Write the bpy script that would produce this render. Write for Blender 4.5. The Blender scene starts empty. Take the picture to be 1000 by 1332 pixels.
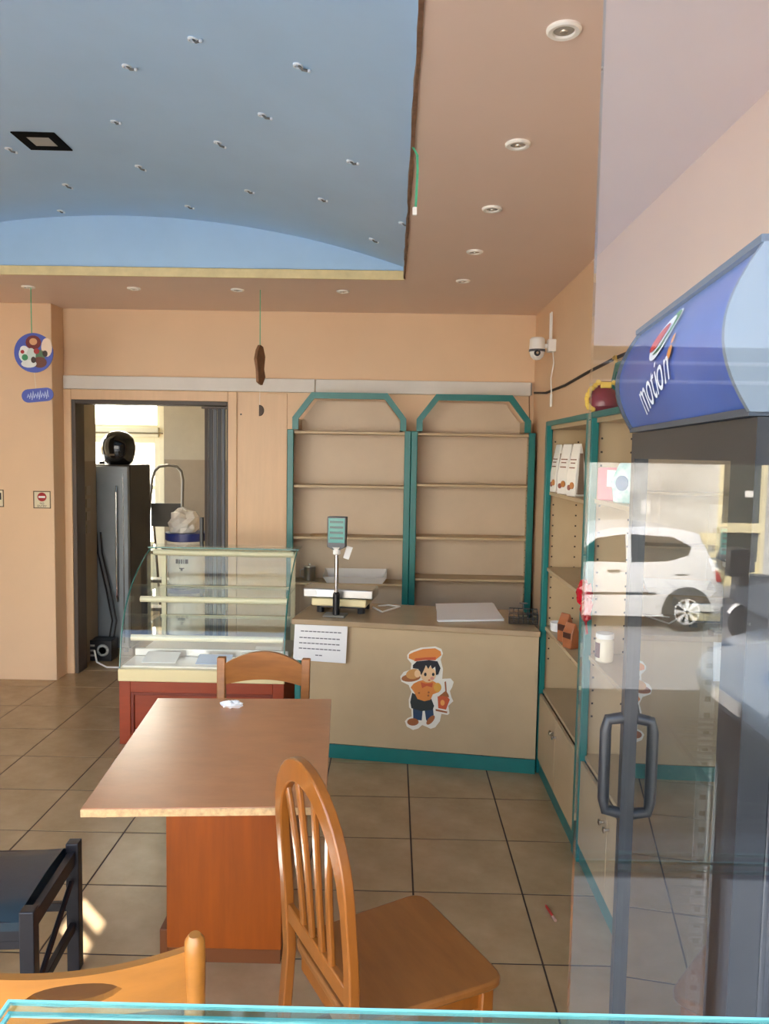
import bpy, bmesh, math, random
import numpy as np
from mathutils import Vector, Matrix
random.seed(7)
S = bpy.context.scene
COL = S.collection
PI = math.pi

# ------------------------------------------------------------------ camera
F, H = 1000.0, 1.7                       # focal length in pixels of the 1000x1332 frame, eye height
_Y = np.array([12, -76, 1000.0]); _Y /= np.linalg.norm(_Y)
_X = np.array([1, .0165, 0.0]); _X -= _Y * _X.dot(_Y); _X /= np.linalg.norm(_X)
_D = np.cross(_Y, _X)
_R = np.array([_X, _Y, -_D])             # rows: world axes in camera axes (x right, y down, z forward)
_C = np.array([0, 0, H])
cam = bpy.data.cameras.new('camera')
cam.sensor_fit = 'AUTO'; cam.sensor_width = 36.0; cam.lens = F * 36.0 / 1332.0
cam.clip_start = .02; cam.clip_end = 300
camo = bpy.data.objects.new('camera', cam); COL.objects.link(camo)
_m = Matrix.Identity(4)
for i in range(3):
    _m[i][0] = _R[i][0]; _m[i][1] = -_R[i][1]; _m[i][2] = -_R[i][2]; _m[i][3] = _C[i]
camo.matrix_world = _m
S.camera = camo

def ray(px, py): return _R @ np.array([(px - 500) / F, (py - 666) / F, 1.0])
def az(px, py, z=0.0): d = ray(px, py); return _C + d * (z - H) / d[2]
def ay(px, py, y): d = ray(px, py); return _C + d * y / d[1]
def ax(px, py, x): d = ray(px, py); return _C + d * x / d[0]
def apl(px, py, p0, n):
    d = ray(px, py); n = np.array(n); return _C + d * (np.dot(np.array(p0) - _C, n) / np.dot(d, n))

# ------------------------------------------------------------------ light
W = bpy.data.worlds.new('sky'); S.world = W; W.use_nodes = True
nt = W.node_tree; nt.nodes.clear()
wo = nt.nodes.new('ShaderNodeOutputWorld'); bg = nt.nodes.new('ShaderNodeBackground')
sky = nt.nodes.new('ShaderNodeTexSky'); sky.sky_type = 'NISHITA'; sky.sun_disc = False
SUN_DIR = Vector((.55, -.6, -.5)).normalized()
sky.sun_elevation = math.asin(-SUN_DIR.z); sky.sun_rotation = math.atan2(-SUN_DIR.x, -SUN_DIR.y)
sky.dust_density = 3.0; sky.air_density = 1.0; sky.ozone_density = 1.0
hs = nt.nodes.new('ShaderNodeHueSaturation'); hs.inputs['Saturation'].default_value = 1.0
nt.links.new(sky.outputs[0], hs.inputs['Color']); nt.links.new(hs.outputs[0], bg.inputs['Color'])
bg.inputs['Strength'].default_value = .85
nt.links.new(bg.outputs[0], wo.inputs['Surface'])
sun = bpy.data.lights.new('sun', 'SUN'); sun.energy = 12.0; sun.angle = .006; sun.color = (1, .95, .87)
so = bpy.data.objects.new('sun', sun); COL.objects.link(so); so.location = (-6, 8, 9)
so.rotation_euler = SUN_DIR.to_track_quat('-Z', 'Y').to_euler()
po = bpy.data.lights.new('front_opening_portal', 'AREA'); po.shape = 'RECTANGLE'; po.size = 4.6; po.size_y = 2.5
po.cycles.is_portal = True
pob = bpy.data.objects.new('front_opening_portal', po); COL.objects.link(pob); pob.location = (-1.3, .45, 1.25)
pob.rotation_euler = (PI / 2, 0, 0)
vs = S.view_settings
vs.view_transform = 'Standard'; vs.look = 'None'; vs.gamma = 1.0; vs.use_curve_mapping = False
vs.exposure = 1.06
S.cycles.use_denoising = True
S.cycles.max_bounces = 12; S.cycles.diffuse_bounces = 7; S.cycles.transparent_max_bounces = 24
S.cycles.caustics_reflective = False; S.cycles.caustics_refractive = False

# ------------------------------------------------------------------ materials
def lin(c):
    if isinstance(c, str):
        c = [int(c[i:i + 2], 16) / 255 for i in (0, 2, 4)]
        return tuple(x / 12.92 if x <= .04045 else ((x + .055) / 1.055) ** 2.4 for x in c)
    return tuple(c)
MATS = {}
def mat(name, col, rough=.5, metal=0.0, var=0.0, scale=6.0, bump=0.0, bscale=None, stretch=None, col2=None, spec=.5, coat=0.0, trans=0.0, emit=0.0, crough=.08):
    if name in MATS: return MATS[name]
    m = bpy.data.materials.new(name); m.use_nodes = True; MATS[name] = m
    t = m.node_tree; b = t.nodes['Principled BSDF']
    c = lin(col)
    b.inputs['Base Color'].default_value = (*c, 1); b.inputs['Roughness'].default_value = rough
    b.inputs['Metallic'].default_value = metal; b.inputs['Specular IOR Level'].default_value = spec
    b.inputs['Coat Weight'].default_value = coat; b.inputs['Coat Roughness'].default_value = crough
    b.inputs['Transmission Weight'].default_value = trans
    if emit:
        b.inputs['Emission Color'].default_value = (*c, 1); b.inputs['Emission Strength'].default_value = emit
    if var or bump:
        tc = t.nodes.new('ShaderNodeTexCoord'); mp = t.nodes.new('ShaderNodeMapping')
        if stretch: mp.inputs['Scale'].default_value = stretch
        t.links.new(tc.outputs['Object'], mp.inputs['Vector'])
        n = t.nodes.new('ShaderNodeTexNoise'); n.inputs['Scale'].default_value = scale
        n.inputs['Detail'].default_value = 6; n.inputs['Roughness'].default_value = .6
        t.links.new(mp.outputs[0], n.inputs['Vector'])
        if var:
            r = t.nodes.new('ShaderNodeValToRGB')
            d = lin(col2) if col2 else tuple(x * (1 - var) for x in c)
            r.color_ramp.elements[0].position = .3; r.color_ramp.elements[1].position = .72
            r.color_ramp.elements[0].color = (*d, 1)
            r.color_ramp.elements[1].color = (*(tuple(min(1, x * (1 + var * .4)) for x in c)), 1)
            t.links.new(n.outputs['Fac'], r.inputs['Fac']); t.links.new(r.outputs['Color'], b.inputs['Base Color'])
        if bump:
            n2 = n
            if bscale:
                n2 = t.nodes.new('ShaderNodeTexNoise'); n2.inputs['Scale'].default_value = bscale
                n2.inputs['Detail'].default_value = 4; t.links.new(mp.outputs[0], n2.inputs['Vector'])
            bp = t.nodes.new('ShaderNodeBump'); bp.inputs['Strength'].default_value = bump; bp.inputs['Distance'].default_value = .01
            t.links.new(n2.outputs['Fac'], bp.inputs['Height']); t.links.new(bp.outputs[0], b.inputs['Normal'])
    return m

def glass(name, tint=(1, 1, 1), ior=1.5, rough=0.0, gain=1.0, haze=0.0):
    if name in MATS: return MATS[name]
    m = bpy.data.materials.new(name); m.use_nodes = True; MATS[name] = m
    t = m.node_tree; t.nodes.clear()
    o = t.nodes.new('ShaderNodeOutputMaterial'); mx = t.nodes.new('ShaderNodeMixShader')
    tr = t.nodes.new('ShaderNodeBsdfTransparent'); tr.inputs['Color'].default_value = (*tint, 1)
    gl = t.nodes.new('ShaderNodeBsdfGlossy'); gl.inputs['Roughness'].default_value = rough
    # thin sheet: Schlick reflectance, the same from both sides of the pane
    geo = t.nodes.new('ShaderNodeNewGeometry')
    dt = t.nodes.new('ShaderNodeVectorMath'); dt.operation = 'DOT_PRODUCT'
    t.links.new(geo.outputs['Normal'], dt.inputs[0]); t.links.new(geo.outputs['Incoming'], dt.inputs[1])
    def mth(op, a, b):
        n = t.nodes.new('ShaderNodeMath'); n.operation = op
        for k, q in enumerate((a, b)):
            if q is None: continue
            if isinstance(q, float): n.inputs[k].default_value = q
            else: t.links.new(q, n.inputs[k])
        return n.outputs[0]
    f0 = ((ior - 1) / (ior + 1)) ** 2
    c_ = mth('ABSOLUTE', dt.outputs['Value'], None)
    p5 = mth('POWER', mth('SUBTRACT', 1.0, c_), 5.0)
    fac = mth('MULTIPLY', mth('ADD', mth('MULTIPLY', p5, 1.0 - f0), f0), gain)
    fac = mth('MINIMUM', fac, 1.0)
    t.links.new(fac, mx.inputs[0])
    last = tr
    if haze:
        df = t.nodes.new('ShaderNodeBsdfTranslucent'); m2 = t.nodes.new('ShaderNodeMixShader'); m2.inputs[0].default_value = haze
        df.inputs['Color'].default_value = (.9, .9, .85, 1)
        t.links.new(tr.outputs[0], m2.inputs[1]); t.links.new(df.outputs[0], m2.inputs[2]); last = m2
    t.links.new(last.outputs[0], mx.inputs[1]); t.links.new(gl.outputs[0], mx.inputs[2])
    t.links.new(mx.outputs[0], o.inputs['Surface'])
    return m

PEACH = mat('peach_wall_paint', 'E2C39F', .6, var=.05, scale=1.6, bump=.02, bscale=60)
SOFFIT = mat('peach_ceiling_paint', 'E2CCBE', .42, var=.03, scale=2)
BLUE = mat('blue_ceiling_paint', 'A8CAEA', .45, var=.05, scale=3)
TEAL = mat('teal_lacquer', '0E706C', .35, var=.12, scale=9)
BEIGE = mat('beige_laminate', 'B9A27E', .45, var=.08, scale=3.5)
SHELFB = mat('pale_shelf_back', 'CCB79C', .5, var=.08, scale=3)
BEIGED = mat('beige_counter_top', 'A89070', .25, var=.1, scale=5)
CREAM = mat('cream_trim', 'E8D9A8', .35, var=.05)
TILE = mat('floor_tile', 'B89D78', .24, var=.12, scale=4.5, col2='A38862')
GROUT = mat('dark_grout', '4A3A2E', .9)
WOODTOP = mat('veneer_table_top', 'BC7A4A', .4, var=.12, scale=5, stretch=(1.5, 3, 1), bump=.05, bscale=9, coat=1.0, crough=.27)
WOODBASE = mat('orange_wood_panel', '984806', .4, var=.22, scale=4, stretch=(6, 6, .6))
CHIP = mat('raw_chipboard_edge', 'D9B07C', .8, var=.35, scale=60)
WOODCH = mat('chair_wood', '9A5A20', .3, var=.2, scale=7, stretch=(4, 4, .6), coat=.3)
WOODCH2 = mat('light_chair_wood', 'B4742E', .3, var=.2, scale=6, stretch=(.6, 4, 4), coat=.3)
WOODCH3 = mat('brown_chair_wood', 'A0642E', .35, var=.25, scale=8, stretch=(.6, 4, 4), coat=.2)
SEATW = mat('seat_ply', '945C2A', .38, var=.2, scale=5, stretch=(1, 5, 1))
REDW = mat('red_brown_wood', '963A18', .35, var=.2, scale=6, stretch=(.5, 3, 3))
REDWD = mat('dark_red_wood', '742812', .4)
BLACK = mat('black_paint', '15151A', .35)
BLACKW = mat('black_stained_wood', '1C1A1F', .4, var=.3, scale=14)
LEATHER = mat('dark_teal_leather', '23323A', .32, var=.15, scale=20, bump=.05)
STEEL = mat('brushed_steel', 'C8C8C4', .28, metal=1.0, var=.08, scale=30, stretch=(1, 20, 20))
CHROME = mat('chrome', 'D0D0D0', .12, metal=1.0)
WHITE = mat('white_plastic', 'ECEBE6', .4)
PAPER = mat('white_paper', 'ECECEA', .8)
INK = mat('black_ink', '26262A', .7)
GREYP = mat('grey_plastic', '4C5054', .4)
TRUNK = mat('white_trunking', 'D8D4CC', .5, var=.05)
DKGREY = mat('dark_grey_vinyl', '3A3D42', .42, var=.1)
GREENR = mat('green_ribbon', '4FB58A', .5)
GOLD = mat('gold_tinsel', 'E8C860', .3, metal=.4)
GLASS = glass('clear_pane', (.97, .985, .98), 1.5)
PANE = glass('shopfront_pane', (.96, .97, .965), 1.5, gain=1.3)
FRGLASS = glass('fridge_glass', (.86, .88, .86), 1.5, gain=2.4)
SHOWGL = glass('showcase_glass', (.955, .985, .975), 1.5)
GEDGE = mat('green_glass_edge', '4E8E84', .15, trans=.3)
AQUA = mat('aqua_glass_edge', '8FD6CE', .2)
FROST = glass('frosted_pane', (.95, .95, .9), 1.5, haze=.45)

# ------------------------------------------------------------------ mesh helpers
class MB:
    def __init__(s): s.v = []; s.f = []
    def add(s, vs, fs):
        n = len(s.v); s.v += [tuple(map(float, p)) for p in vs]; s.f += [tuple(n + i for i in f) for f in fs]; return s
    def box(s, x0, x1, y0, y1, z0, z1):
        if x0 > x1: x0, x1 = x1, x0
        if y0 > y1: y0, y1 = y1, y0
        if z0 > z1: z0, z1 = z1, z0
        return s.add([(x0, y0, z0), (x1, y0, z0), (x1, y1, z0), (x0, y1, z0), (x0, y0, z1), (x1, y0, z1), (x1, y1, z1), (x0, y1, z1)],
                     [(3, 2, 1, 0), (4, 5, 6, 7), (0, 1, 5, 4), (1, 2, 6, 5), (2, 3, 7, 6), (3, 0, 4, 7)])
    def hexa(s, a, b):                     # two matching quads
        return s.add(list(a) + list(b), [(3, 2, 1, 0), (4, 5, 6, 7), (0, 1, 5, 4), (1, 2, 6, 5), (2, 3, 7, 6), (3, 0, 4, 7)])
    def loft(s, rings, caps=True, closed=False):
        n = len(rings[0]); base = len(s.v)
        for r in rings: s.v += [tuple(map(float, p)) for p in r]
        k = len(rings)
        for i in range(k if closed else k - 1):
            j = (i + 1) % k
            for a in range(n):
                b = (a + 1) % n
                s.f.append((base + i * n + a, base + i * n + b, base + j * n + b, base + j * n + a))
        if caps and not closed:
            s.f.append(tuple(base + a for a in reversed(range(n)))); s.f.append(tuple(base + (k - 1) * n + a for a in range(n)))
        return s
    def prism(s, poly, a0, a1, axis='y'):  # poly in the two remaining axes (x,z) (x,y) (y,z)
        def P(u, v, a): return {'y': (u, a, v), 'z': (u, v, a), 'x': (a, u, v)}[axis]
        return s.loft([[P(u, v, a0) for u, v in poly], [P(u, v, a1) for u, v in poly]])
    def tube(s, pts, r, n=8, closed=False, ry=None):
        pts = [Vector(tuple(map(float, p))) for p in pts]; rings = []; k = len(pts)
        rr = r if isinstance(r, (list, tuple)) else [r] * k
        up = None
        for i, p in enumerate(pts):
            if closed: t = pts[(i + 1) % k] - pts[i - 1]
            else: t = pts[min(i + 1, k - 1)] - pts[max(i - 1, 0)]
            t.normalize()
            if up is None:
                up = Vector((0, 0, 1)) if abs(t.z) < .9 else Vector((0, 1, 0))
            a = t.cross(up)
            if a.length < 1e-6: a = t.cross(Vector((1, 0, 0)))
            a.normalize(); b = a.cross(t).normalized(); up = b
            q = ry if ry else 1.0
            rings.append([p + a * (rr[i] * math.cos(2 * PI * j / n)) + b * (rr[i] * q * math.sin(2 * PI * j / n)) for j in range(n)])
        return s.loft(rings, closed=closed)
    def cyl(s, p0, p1, r, n=16, r1=None): return s.tube([p0, p1], [r, r if r1 is None else r1], n)
    def lathe(s, prof, c=(0, 0, 0), n=24, axis='z'):
        rings = []
        for r, h in prof:
            ring = []
            for j in range(n):
                a = 2 * PI * j / n; u, v = max(r, 1e-4) * math.cos(a), max(r, 1e-4) * math.sin(a)
                d = {'z': (u, v, h), 'y': (u, h, v), 'x': (h, u, v)}[axis]
                ring.append((c[0] + d[0], c[1] + d[1], c[2] + d[2]))
            rings.append(ring)
        return s.loft(rings)
    def ball(s, c, r, n=14, sc=(1, 1, 1)):
        return s.loft([[(c[0] + sc[0] * r * math.sin(PI * i / 8 if 0 < i < 8 else 1e-3) * math.cos(2 * PI * j / n), c[1] + sc[1] * r * math.sin(PI * i / 8 if 0 < i < 8 else 1e-3) * math.sin(2 * PI * j / n),
                         c[2] - sc[2] * r * math.cos(PI * i / 8)) for j in range(n)] for i in range(9)])
    def xf(s, fn): s.v = [tuple(fn(Vector(p))) for p in s.v]; return s
    def mesh(s, name):
        me = bpy.data.meshes.new(name); me.from_pydata(s.v, [], s.f)
        bm = bmesh.new(); bm.from_mesh(me); bmesh.ops.recalc_face_normals(bm, faces=bm.faces); bm.to_mesh(me); bm.free()
        return me
    def build(s, name, m, parent=None, bevel=0.0, smooth=False, seg=2):
        me = s.mesh(name); me.materials.append(m)
        o = bpy.data.objects.new(name, me); COL.objects.link(o)
        if parent is not None: o.parent = parent
        if bevel:
            md = o.modifiers.new('bevel', 'BEVEL'); md.width = bevel; md.segments = seg; md.limit_method = 'ANGLE'; md.angle_limit = .6
        if smooth or bevel:
            for p in me.polygons: p.use_smooth = True
            if hasattr(me, 'set_sharp_from_angle'): me.set_sharp_from_angle(angle=.7)
        return o
def tag(o, label, cat, group=None):
    o['label'] = label; o['category'] = cat
    if group: o['group'] = group
    return o
def thing(name, label, cat, loc=(0, 0, 0), rz=0.0, group=None):
    o = bpy.data.objects.new(name, None); COL.objects.link(o); o.empty_display_size = .05
    o.location = tuple(map(float, loc)); o.rotation_euler = (0, 0, rz)
    return tag(o, label, cat, group)
def struct(o): o['kind'] = 'structure'; return o
def dup(o, parent=None, **kw):
    c = o.copy(); COL.objects.link(c)
    if parent is not None: c.parent = parent
    for ch in [q for q in bpy.data.objects if q.parent == o]: dup(ch, c)
    return c
def box(name, m, x0, x1, y0, y1, z0, z1, parent=None, bevel=0.0):
    return MB().box(x0, x1, y0, y1, z0, z1).build(name, m, parent, bevel)
def text_mesh(txt, size, shear=0.0):
    c = bpy.data.curves.new('lettering', 'FONT'); c.body = txt; c.size = size; c.shear = shear; c.align_x = 'CENTER'
    o = bpy.data.objects.new('lettering', c); COL.objects.link(o)
    dg = bpy.context.evaluated_depsgraph_get(); me = bpy.data.meshes.new_from_object(o.evaluated_get(dg))
    vs = [tuple(v.co) for v in me.vertices]; fs = [tuple(p.vertices) for p in me.polygons]
    COL.objects.unlink(o); bpy.data.objects.remove(o); bpy.data.curves.remove(c)
    return vs, fs
def crumple(c, r, sc=(1, 1, .6), seed=1, amp=.35, n=12):
    rnd = random.Random(seed); m = MB(); m.ball((0, 0, 0), r, n, sc)
    m.v = [tuple(np.array(p) * (1 + amp * (rnd.random() - .5)) + np.array(c)) for p in m.v]; return m

# ------------------------------------------------------------------ setting
ZC, YB, XR, XL, YF = 2.72, 5.7, 1.02, -3.5, .6
ROAD = -.75
DX0, DX1, DZ = -2.385, -1.225, 2.06       # doorway to the back room

fl = struct(MB().box(XL - .12, XR + .12, -.5, 8.3, -.12, -.0025).build('floor', GROUT))
tw, td = .425, .413
tme = MB().box(.0035, tw - .0035, .0045, td - .0045, -.02, 0).mesh('tile'); tme.materials.append(TILE)
cut = MB().box(.0035, XR - (.105 + 2 * tw) - .002, .0045, td - .0045, -.02, 0).mesh('tile'); cut.materials.append(TILE)
cutl = MB().box(XL - (.105 - 9 * tw) + .002, tw - .0035, .0045, td - .0045, -.02, 0).mesh('tile'); cutl.materials.append(TILE)
for i in range(-9, 3):
    for j in range(-7, 14):
        x, y = .105 + i * tw, 2.875 + j * td
        if y > 8: continue
        o = bpy.data.objects.new('tile', cut if x + tw > XR else (cutl if i == -9 else tme)); COL.objects.link(o); o.parent = fl
        o.location = (x, y, random.uniform(-.0006, .0006))

# back wall with doorway
wb = MB()
wb.box(XL, DX0, YB, YB + .15, 0, ZC).box(DX1, XR, YB, YB + .15, 0, ZC).box(DX0, DX1, YB, YB + .15, DZ, ZC)
wb = struct(wb.build('wall_back', PEACH))
struct(box('wall_pillar', PEACH, XL, -2.44, 5.5, YB, 0, ZC, bevel=.004))
struct(box('wall_right', PEACH, XR, XR + .12, YF, YB + .15, 0, 3.2))
# left wall with an added slot that throws the sun patches on the floor
vy, vz = (5.15, 5.48), (2.14, 2.37)
gy, gz = (.7, 1.6), (.35, 2.45)        # added unseen side window, lets sun in to bounce onto the ceiling
wl = MB().box(XL - .12, XL, YF, gy[0], 0, 3.2).box(XL - .12, XL, gy[0], gy[1], 0, gz[0]).box(XL - .12, XL, gy[0], gy[1], gz[1], 3.2).box(XL - .12, XL, gy[1], vy[0], 0, 3.2).box(XL - .12, XL, vy[1], YB + .15, 0, 3.2).box(XL - .12, XL, vy[0], vy[1], 0, vz[0]).box(XL - .12, XL, vy[0], vy[1], vz[1], 3.2)
wl = struct(wl.build('wall_left', PEACH))
box('sun_slot_bar', WHITE, XL - .02, XL, 5.25, 5.285, vz[0], vz[1], wl)  # splits the sun from the added slot into two patches
w3 = MB()
for yy in (gy[0], (gy[0] + gy[1]) / 2 - .025, gy[1] - .05): w3.box(XL - .09, XL - .03, yy, yy + .05, gz[0], gz[1])
for zz in (gz[0], gz[1] - .05): w3.box(XL - .09, XL - .03, gy[0], gy[1], zz, zz + .05)
w3 = struct(w3.build('added_sun_window', mat('white_aluminium', 'D8D8D4', .4)))
box('pane', GLASS, XL - .062, XL - .058, gy[0] + .05, gy[1] - .05, gz[0] + .05, gz[1] - .05, w3)
struct(box('wall_front', PEACH, XL, XR, YF, YF + .15, 2.5, 3.2))
# ceiling: soffit around a blue barrel vault
RX0, RX1, RY0, RY1 = -3.32, .045, .9, 4.575
ce = MB().box(XL, RX0, YF, YB + .15, ZC, ZC + .045).box(RX1, XR, YF, YB + .15, ZC, ZC + .045).box(RX0, RX1, YF, RY0, ZC, ZC + .045).box(RX0, RX1, RY1, YB + .15, ZC, ZC + .045)
ce = struct(ce.build('ceiling', SOFFIT))
VR, VCX, VTOP = 5.3, -1.635, 3.055
def vault_z(x): return VTOP - VR + math.sqrt(VR * VR - (x - VCX) ** 2)
nv = 48; v = MB(); xs = [RX0 + (RX1 - RX0) * i / nv for i in range(nv + 1)]
for i in range(nv):
    a, b = xs[i], xs[i + 1]
    v.hexa([(a, RY0, vault_z(a)), (b, RY0, vault_z(b)), (b, RY1, vault_z(b)), (a, RY1, vault_z(a))],
           [(a, RY0, vault_z(a) + .03), (b, RY0, vault_z(b) + .03), (b, RY1, vault_z(b) + .03), (a, RY1, vault_z(a) + .03)])
vm = MB()
g = [(x, RY0, vault_z(x)) for x in xs] + [(x, RY1, vault_z(x)) for x in xs]
vm.add(g, [(i, i + 1, nv + 2 + i, nv + 1 + i) for i in range(nv)])
vo = vm.build('vault', BLUE, ce, smooth=True)
for yy, nm in ((RY1, 'vault_end'), (RY0 - .02, 'vault_end')):
    MB().prism([(RX0, ZC + .04)] + [(RX1, ZC + .04)] + [(x, vault_z(x) + .02) for x in reversed(xs)], yy, yy + .02).build(nm, BLUE, ce)
for xx in (RX0 - .012, RX1): box('vault_side', BLUE, xx, xx + .012, RY0, RY1, ZC + .03, vault_z(RX1) + .03, ce)
# raw edge boards of the recess
box('edge_board', mat('raw_pale_wood', 'E3CF9C', .8, var=.15, scale=12), RX0, RX1, RY1 - .012, RY1 - .0005, ZC - .012, ZC + .04, ce)
eb = MB(); pts = 40; rows = []
for i in range(pts + 1):
    y = RY0 + (RY1 - RY0) * i / pts
    w = .005 + random.uniform(-.003, .004)
    rows.append([(RX1 - w, y, ZC - .006), (RX1 + .004 + random.uniform(0, .004), y, ZC - .006), (RX1 + .004, y, ZC - .0005), (RX1 - .001, y, ZC + .04), (RX1 - w, y, ZC + .04)])
eb.loft(rows).build('edge_board', mat('broken_brown_edge', '806048', .9, var=.4, scale=30), ce)
# building above and beside the shop
struct(box('wall_upper', mat('street_plaster', 'CFC4B2', .8), XL - .12, 14, YF + .02, 8.2, 3.2, 5.6))
struct(box('wall_street', mat('street_plaster', 'CFC4B2', .8), XR + .12, 14, YF + .02, 8.2, ROAD, 3.2))

# ------------------------------------------------------------------ back room
BY = 8.1
M_UP = mat('backroom_upper_paint', 'B0A48C', .7, var=.08); M_LO = mat('backroom_lower_paint', '94836B', .6, var=.1)
WX0, WX1, WZ1 = -3.3, -2.42, 3.05         # back door / window opening
zt = 1.6
def two_tone(name, x0, x1, y0, y1, z0=0, z1=ZC):
    o = None
    if z1 > zt:
        o = struct(box(name, M_UP, x0, x1, y0, y1, max(z0, zt), z1))
        if z0 < zt: box('painted_dado', M_LO, x0, x1, y0, y1, z0, zt, o)
    return o
ZB = 3.15
two_tone('wall_backroom', WX1, -.7, BY, BY + .12, 0, ZB)
two_tone('wall_backroom_outer', -3.5, WX0, BY, BY + .12, 0, ZB)
struct(box('wall_backroom_lintel', M_UP, WX0, WX1, BY, BY + .12, WZ1, ZB))
two_tone('wall_backroom_left', -3.5, -3.38, 6.2, 6.4, 0, ZB)
two_tone('wall_backroom_left_rear', -3.5, -3.38, 8.0, BY, 0, ZB)
two_tone('wall_backroom_left_sill', -3.5, -3.38, 6.4, 8.0, 2.5, ZB)
struct(box('wall_backroom_left_low', M_LO, -3.5, -3.38, 6.4, 8.0, 0, .4))
w4 = MB().box(-3.47, -3.41, 6.4, 6.45, .4, 2.5).box(-3.47, -3.41, 7.95, 8.0, .4, 2.5).box(-3.47, -3.41, 6.45, 7.95, .4, .45).box(-3.47, -3.41, 6.45, 7.95, 2.45, 2.5)
w4 = struct(w4.build('added_backroom_window', WHITE)); box('pane', GLASS, -3.442, -3.438, 6.45, 7.95, .45, 2.45, w4)  # window added out of view so sun brightens the back room
two_tone('wall_backroom_right', -.82, -.7, YB + .15, BY, 0, ZB)
pw = two_tone('wall_passage', -3.5, DX0 - .02, YB + .15, 6.2)
struct(box('ceiling_backroom', M_UP, -3.5, -.7, YB + .15, BY + .12, ZB, ZB + .04))
struct(box('wall_backroom_front', M_UP, -3.5, -.7, YB + .15, YB + .2, DZ + .1, ZB))
for k, z in enumerate((1.37, 1.27, 1.17, 1.07)):      # switch plates on the passage wall
    o = box('switch_plate', mat('aged_plate', '8F826E', .5), DX0 - .02, DX0 - .012, 5.98, 6.06, z - .035, z + .035, pw, bevel=.002)
# window with transom and shuttered leaves
CW = mat('cream_window_wood', 'EFE5C2', .5, var=.06)
def frame_ring(name, m, x0, x1, z0, z1, w, y0, y1, parent, bevel=.003):
    r = MB().box(x0, x0 + w, y0, y1, z0, z1).box(x1 - w, x1, y0, y1, z0, z1).box(x0 + w, x1 - w, y0, y1, z0, z0 + w).box(x0 + w, x1 - w, y0, y1, z1 - w, z1)
    return r.build(name, m, parent, bevel)
win = frame_ring('window_1', CW, WX0, WX1, 0, WZ1, .05, BY, BY + .1, None); struct(win)
tz0 = 1.93
box('transom_bar', CW, WX0 + .05, WX1 - .05, BY - .03, BY + .1, tz0 - .1, tz0, win, .006)
box('pane', FROST, WX0 + .08, WX1 - .07, BY + .045, BY + .05, tz0 + .03, WZ1 - .08, win)
frame_ring('transom_frame', CW, WX0 + .05, WX1 - .05, tz0, WZ1 - .05, .03, BY + .02, BY + .08, win)
mid = (WX0 + WX1) / 2 + .04
for a, b in ((WX0 + .05, mid), (mid, WX1 - .05)):
    fr = frame_ring('window_leaf', CW, a, b, .02, tz0 - .1, .055, BY + .01, BY + .07, win)
    for z0, z1 in ((1.32, 1.77), (.72, 1.28)):
        box('pane', FROST, a + .056, b - .056, BY + .035, BY + .04, z0, z1, fr)
        box('glazing_bar', CW, a + .05, b - .05, BY + .02, BY + .06, z1, z1 + .04, fr)
    box('lower_panel', CW, a + .05, b - .05, BY + .03, BY + .05, .07, .72, fr)
MB().cyl((WX0 - .02, BY - .04, tz0 - .06), (WX1, BY - .04, tz0 - .06), .008, 8).build('bolt_rail', mat('rusty_iron', '7A6A48', .6), win)

# door frame
TRIMW = mat('peach_wood_trim', 'DCBA94', .45, var=.06, scale=5, stretch=(5, 5, .5))
dfr = MB().box(DX0 - .095, DX0, YB - .018, YB, 0, DZ + .075).box(DX1, DX1 + .065, YB - .018, YB, 0, DZ + .075).box(DX0, DX1, YB - .018, YB, DZ, DZ + .075)
dfr = struct(dfr.build('trim_1', TRIMW, None, .004))
IRON = mat('dark_iron_frame', '4A4038', .5)
MB().box(DX0, DX0 + .03, YB - .01, YB + .15, 0, DZ).box(DX1 - .012, DX1, YB - .01, YB + .15, 0, DZ).box(DX0 + .03, DX1 - .012, YB - .01, YB + .15, DZ - .03, DZ).build('inner_frame', IRON, dfr, .003)
box('wall_cover_panel', TRIMW, DX1 + .07, -.79, YB - .008, YB, 0, 2.125, dfr, .002)
MB().cyl((-1.13, YB - .008, 1.97), (-1.13, YB - .012, 1.97), .006).build('screw', BLACK, dfr)
# folded accordion door
ac = thing('accordion_door', 'dark grey folding accordion door pushed open in the doorway', 'door', (DX1 - .02, YB + .02, 0))
for k in range(5):
    x0 = -.012 - k * .032
    MB().hexa([(x0, 0, .015), (x0 - .022, .004, .015), (x0 - .034, .105, .015), (x0 - .014, .10, .015)],
              [(x0, 0, DZ - .05), (x0 - .022, .004, DZ - .05), (x0 - .034, .105, DZ - .05), (x0 - .014, .10, DZ - .05)]).build('door_panel', [mat('slate_vinyl', '5A626C', .4), DKGREY][k % 2] if k < 4 else mat('brown_vinyl', '3A3028', .5), ac, .002)
for k in range(4):
    x0 = -.039 - k * .032
    MB().cyl((x0, -.004, .015), (x0, -.004, DZ - .06), .0045, 6).build('hinge_strip', mat('dark_hinge', '25272B', .35), ac)
box('top_track', IRON, -.19, 0, .02, .08, DZ - .05, DZ - .035, ac)
MB().box(-.2, -.175, -.002, .03, .95, 1.2).build('door_pull', mat('dark_hinge', '25272B', .35), ac, .004)

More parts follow.
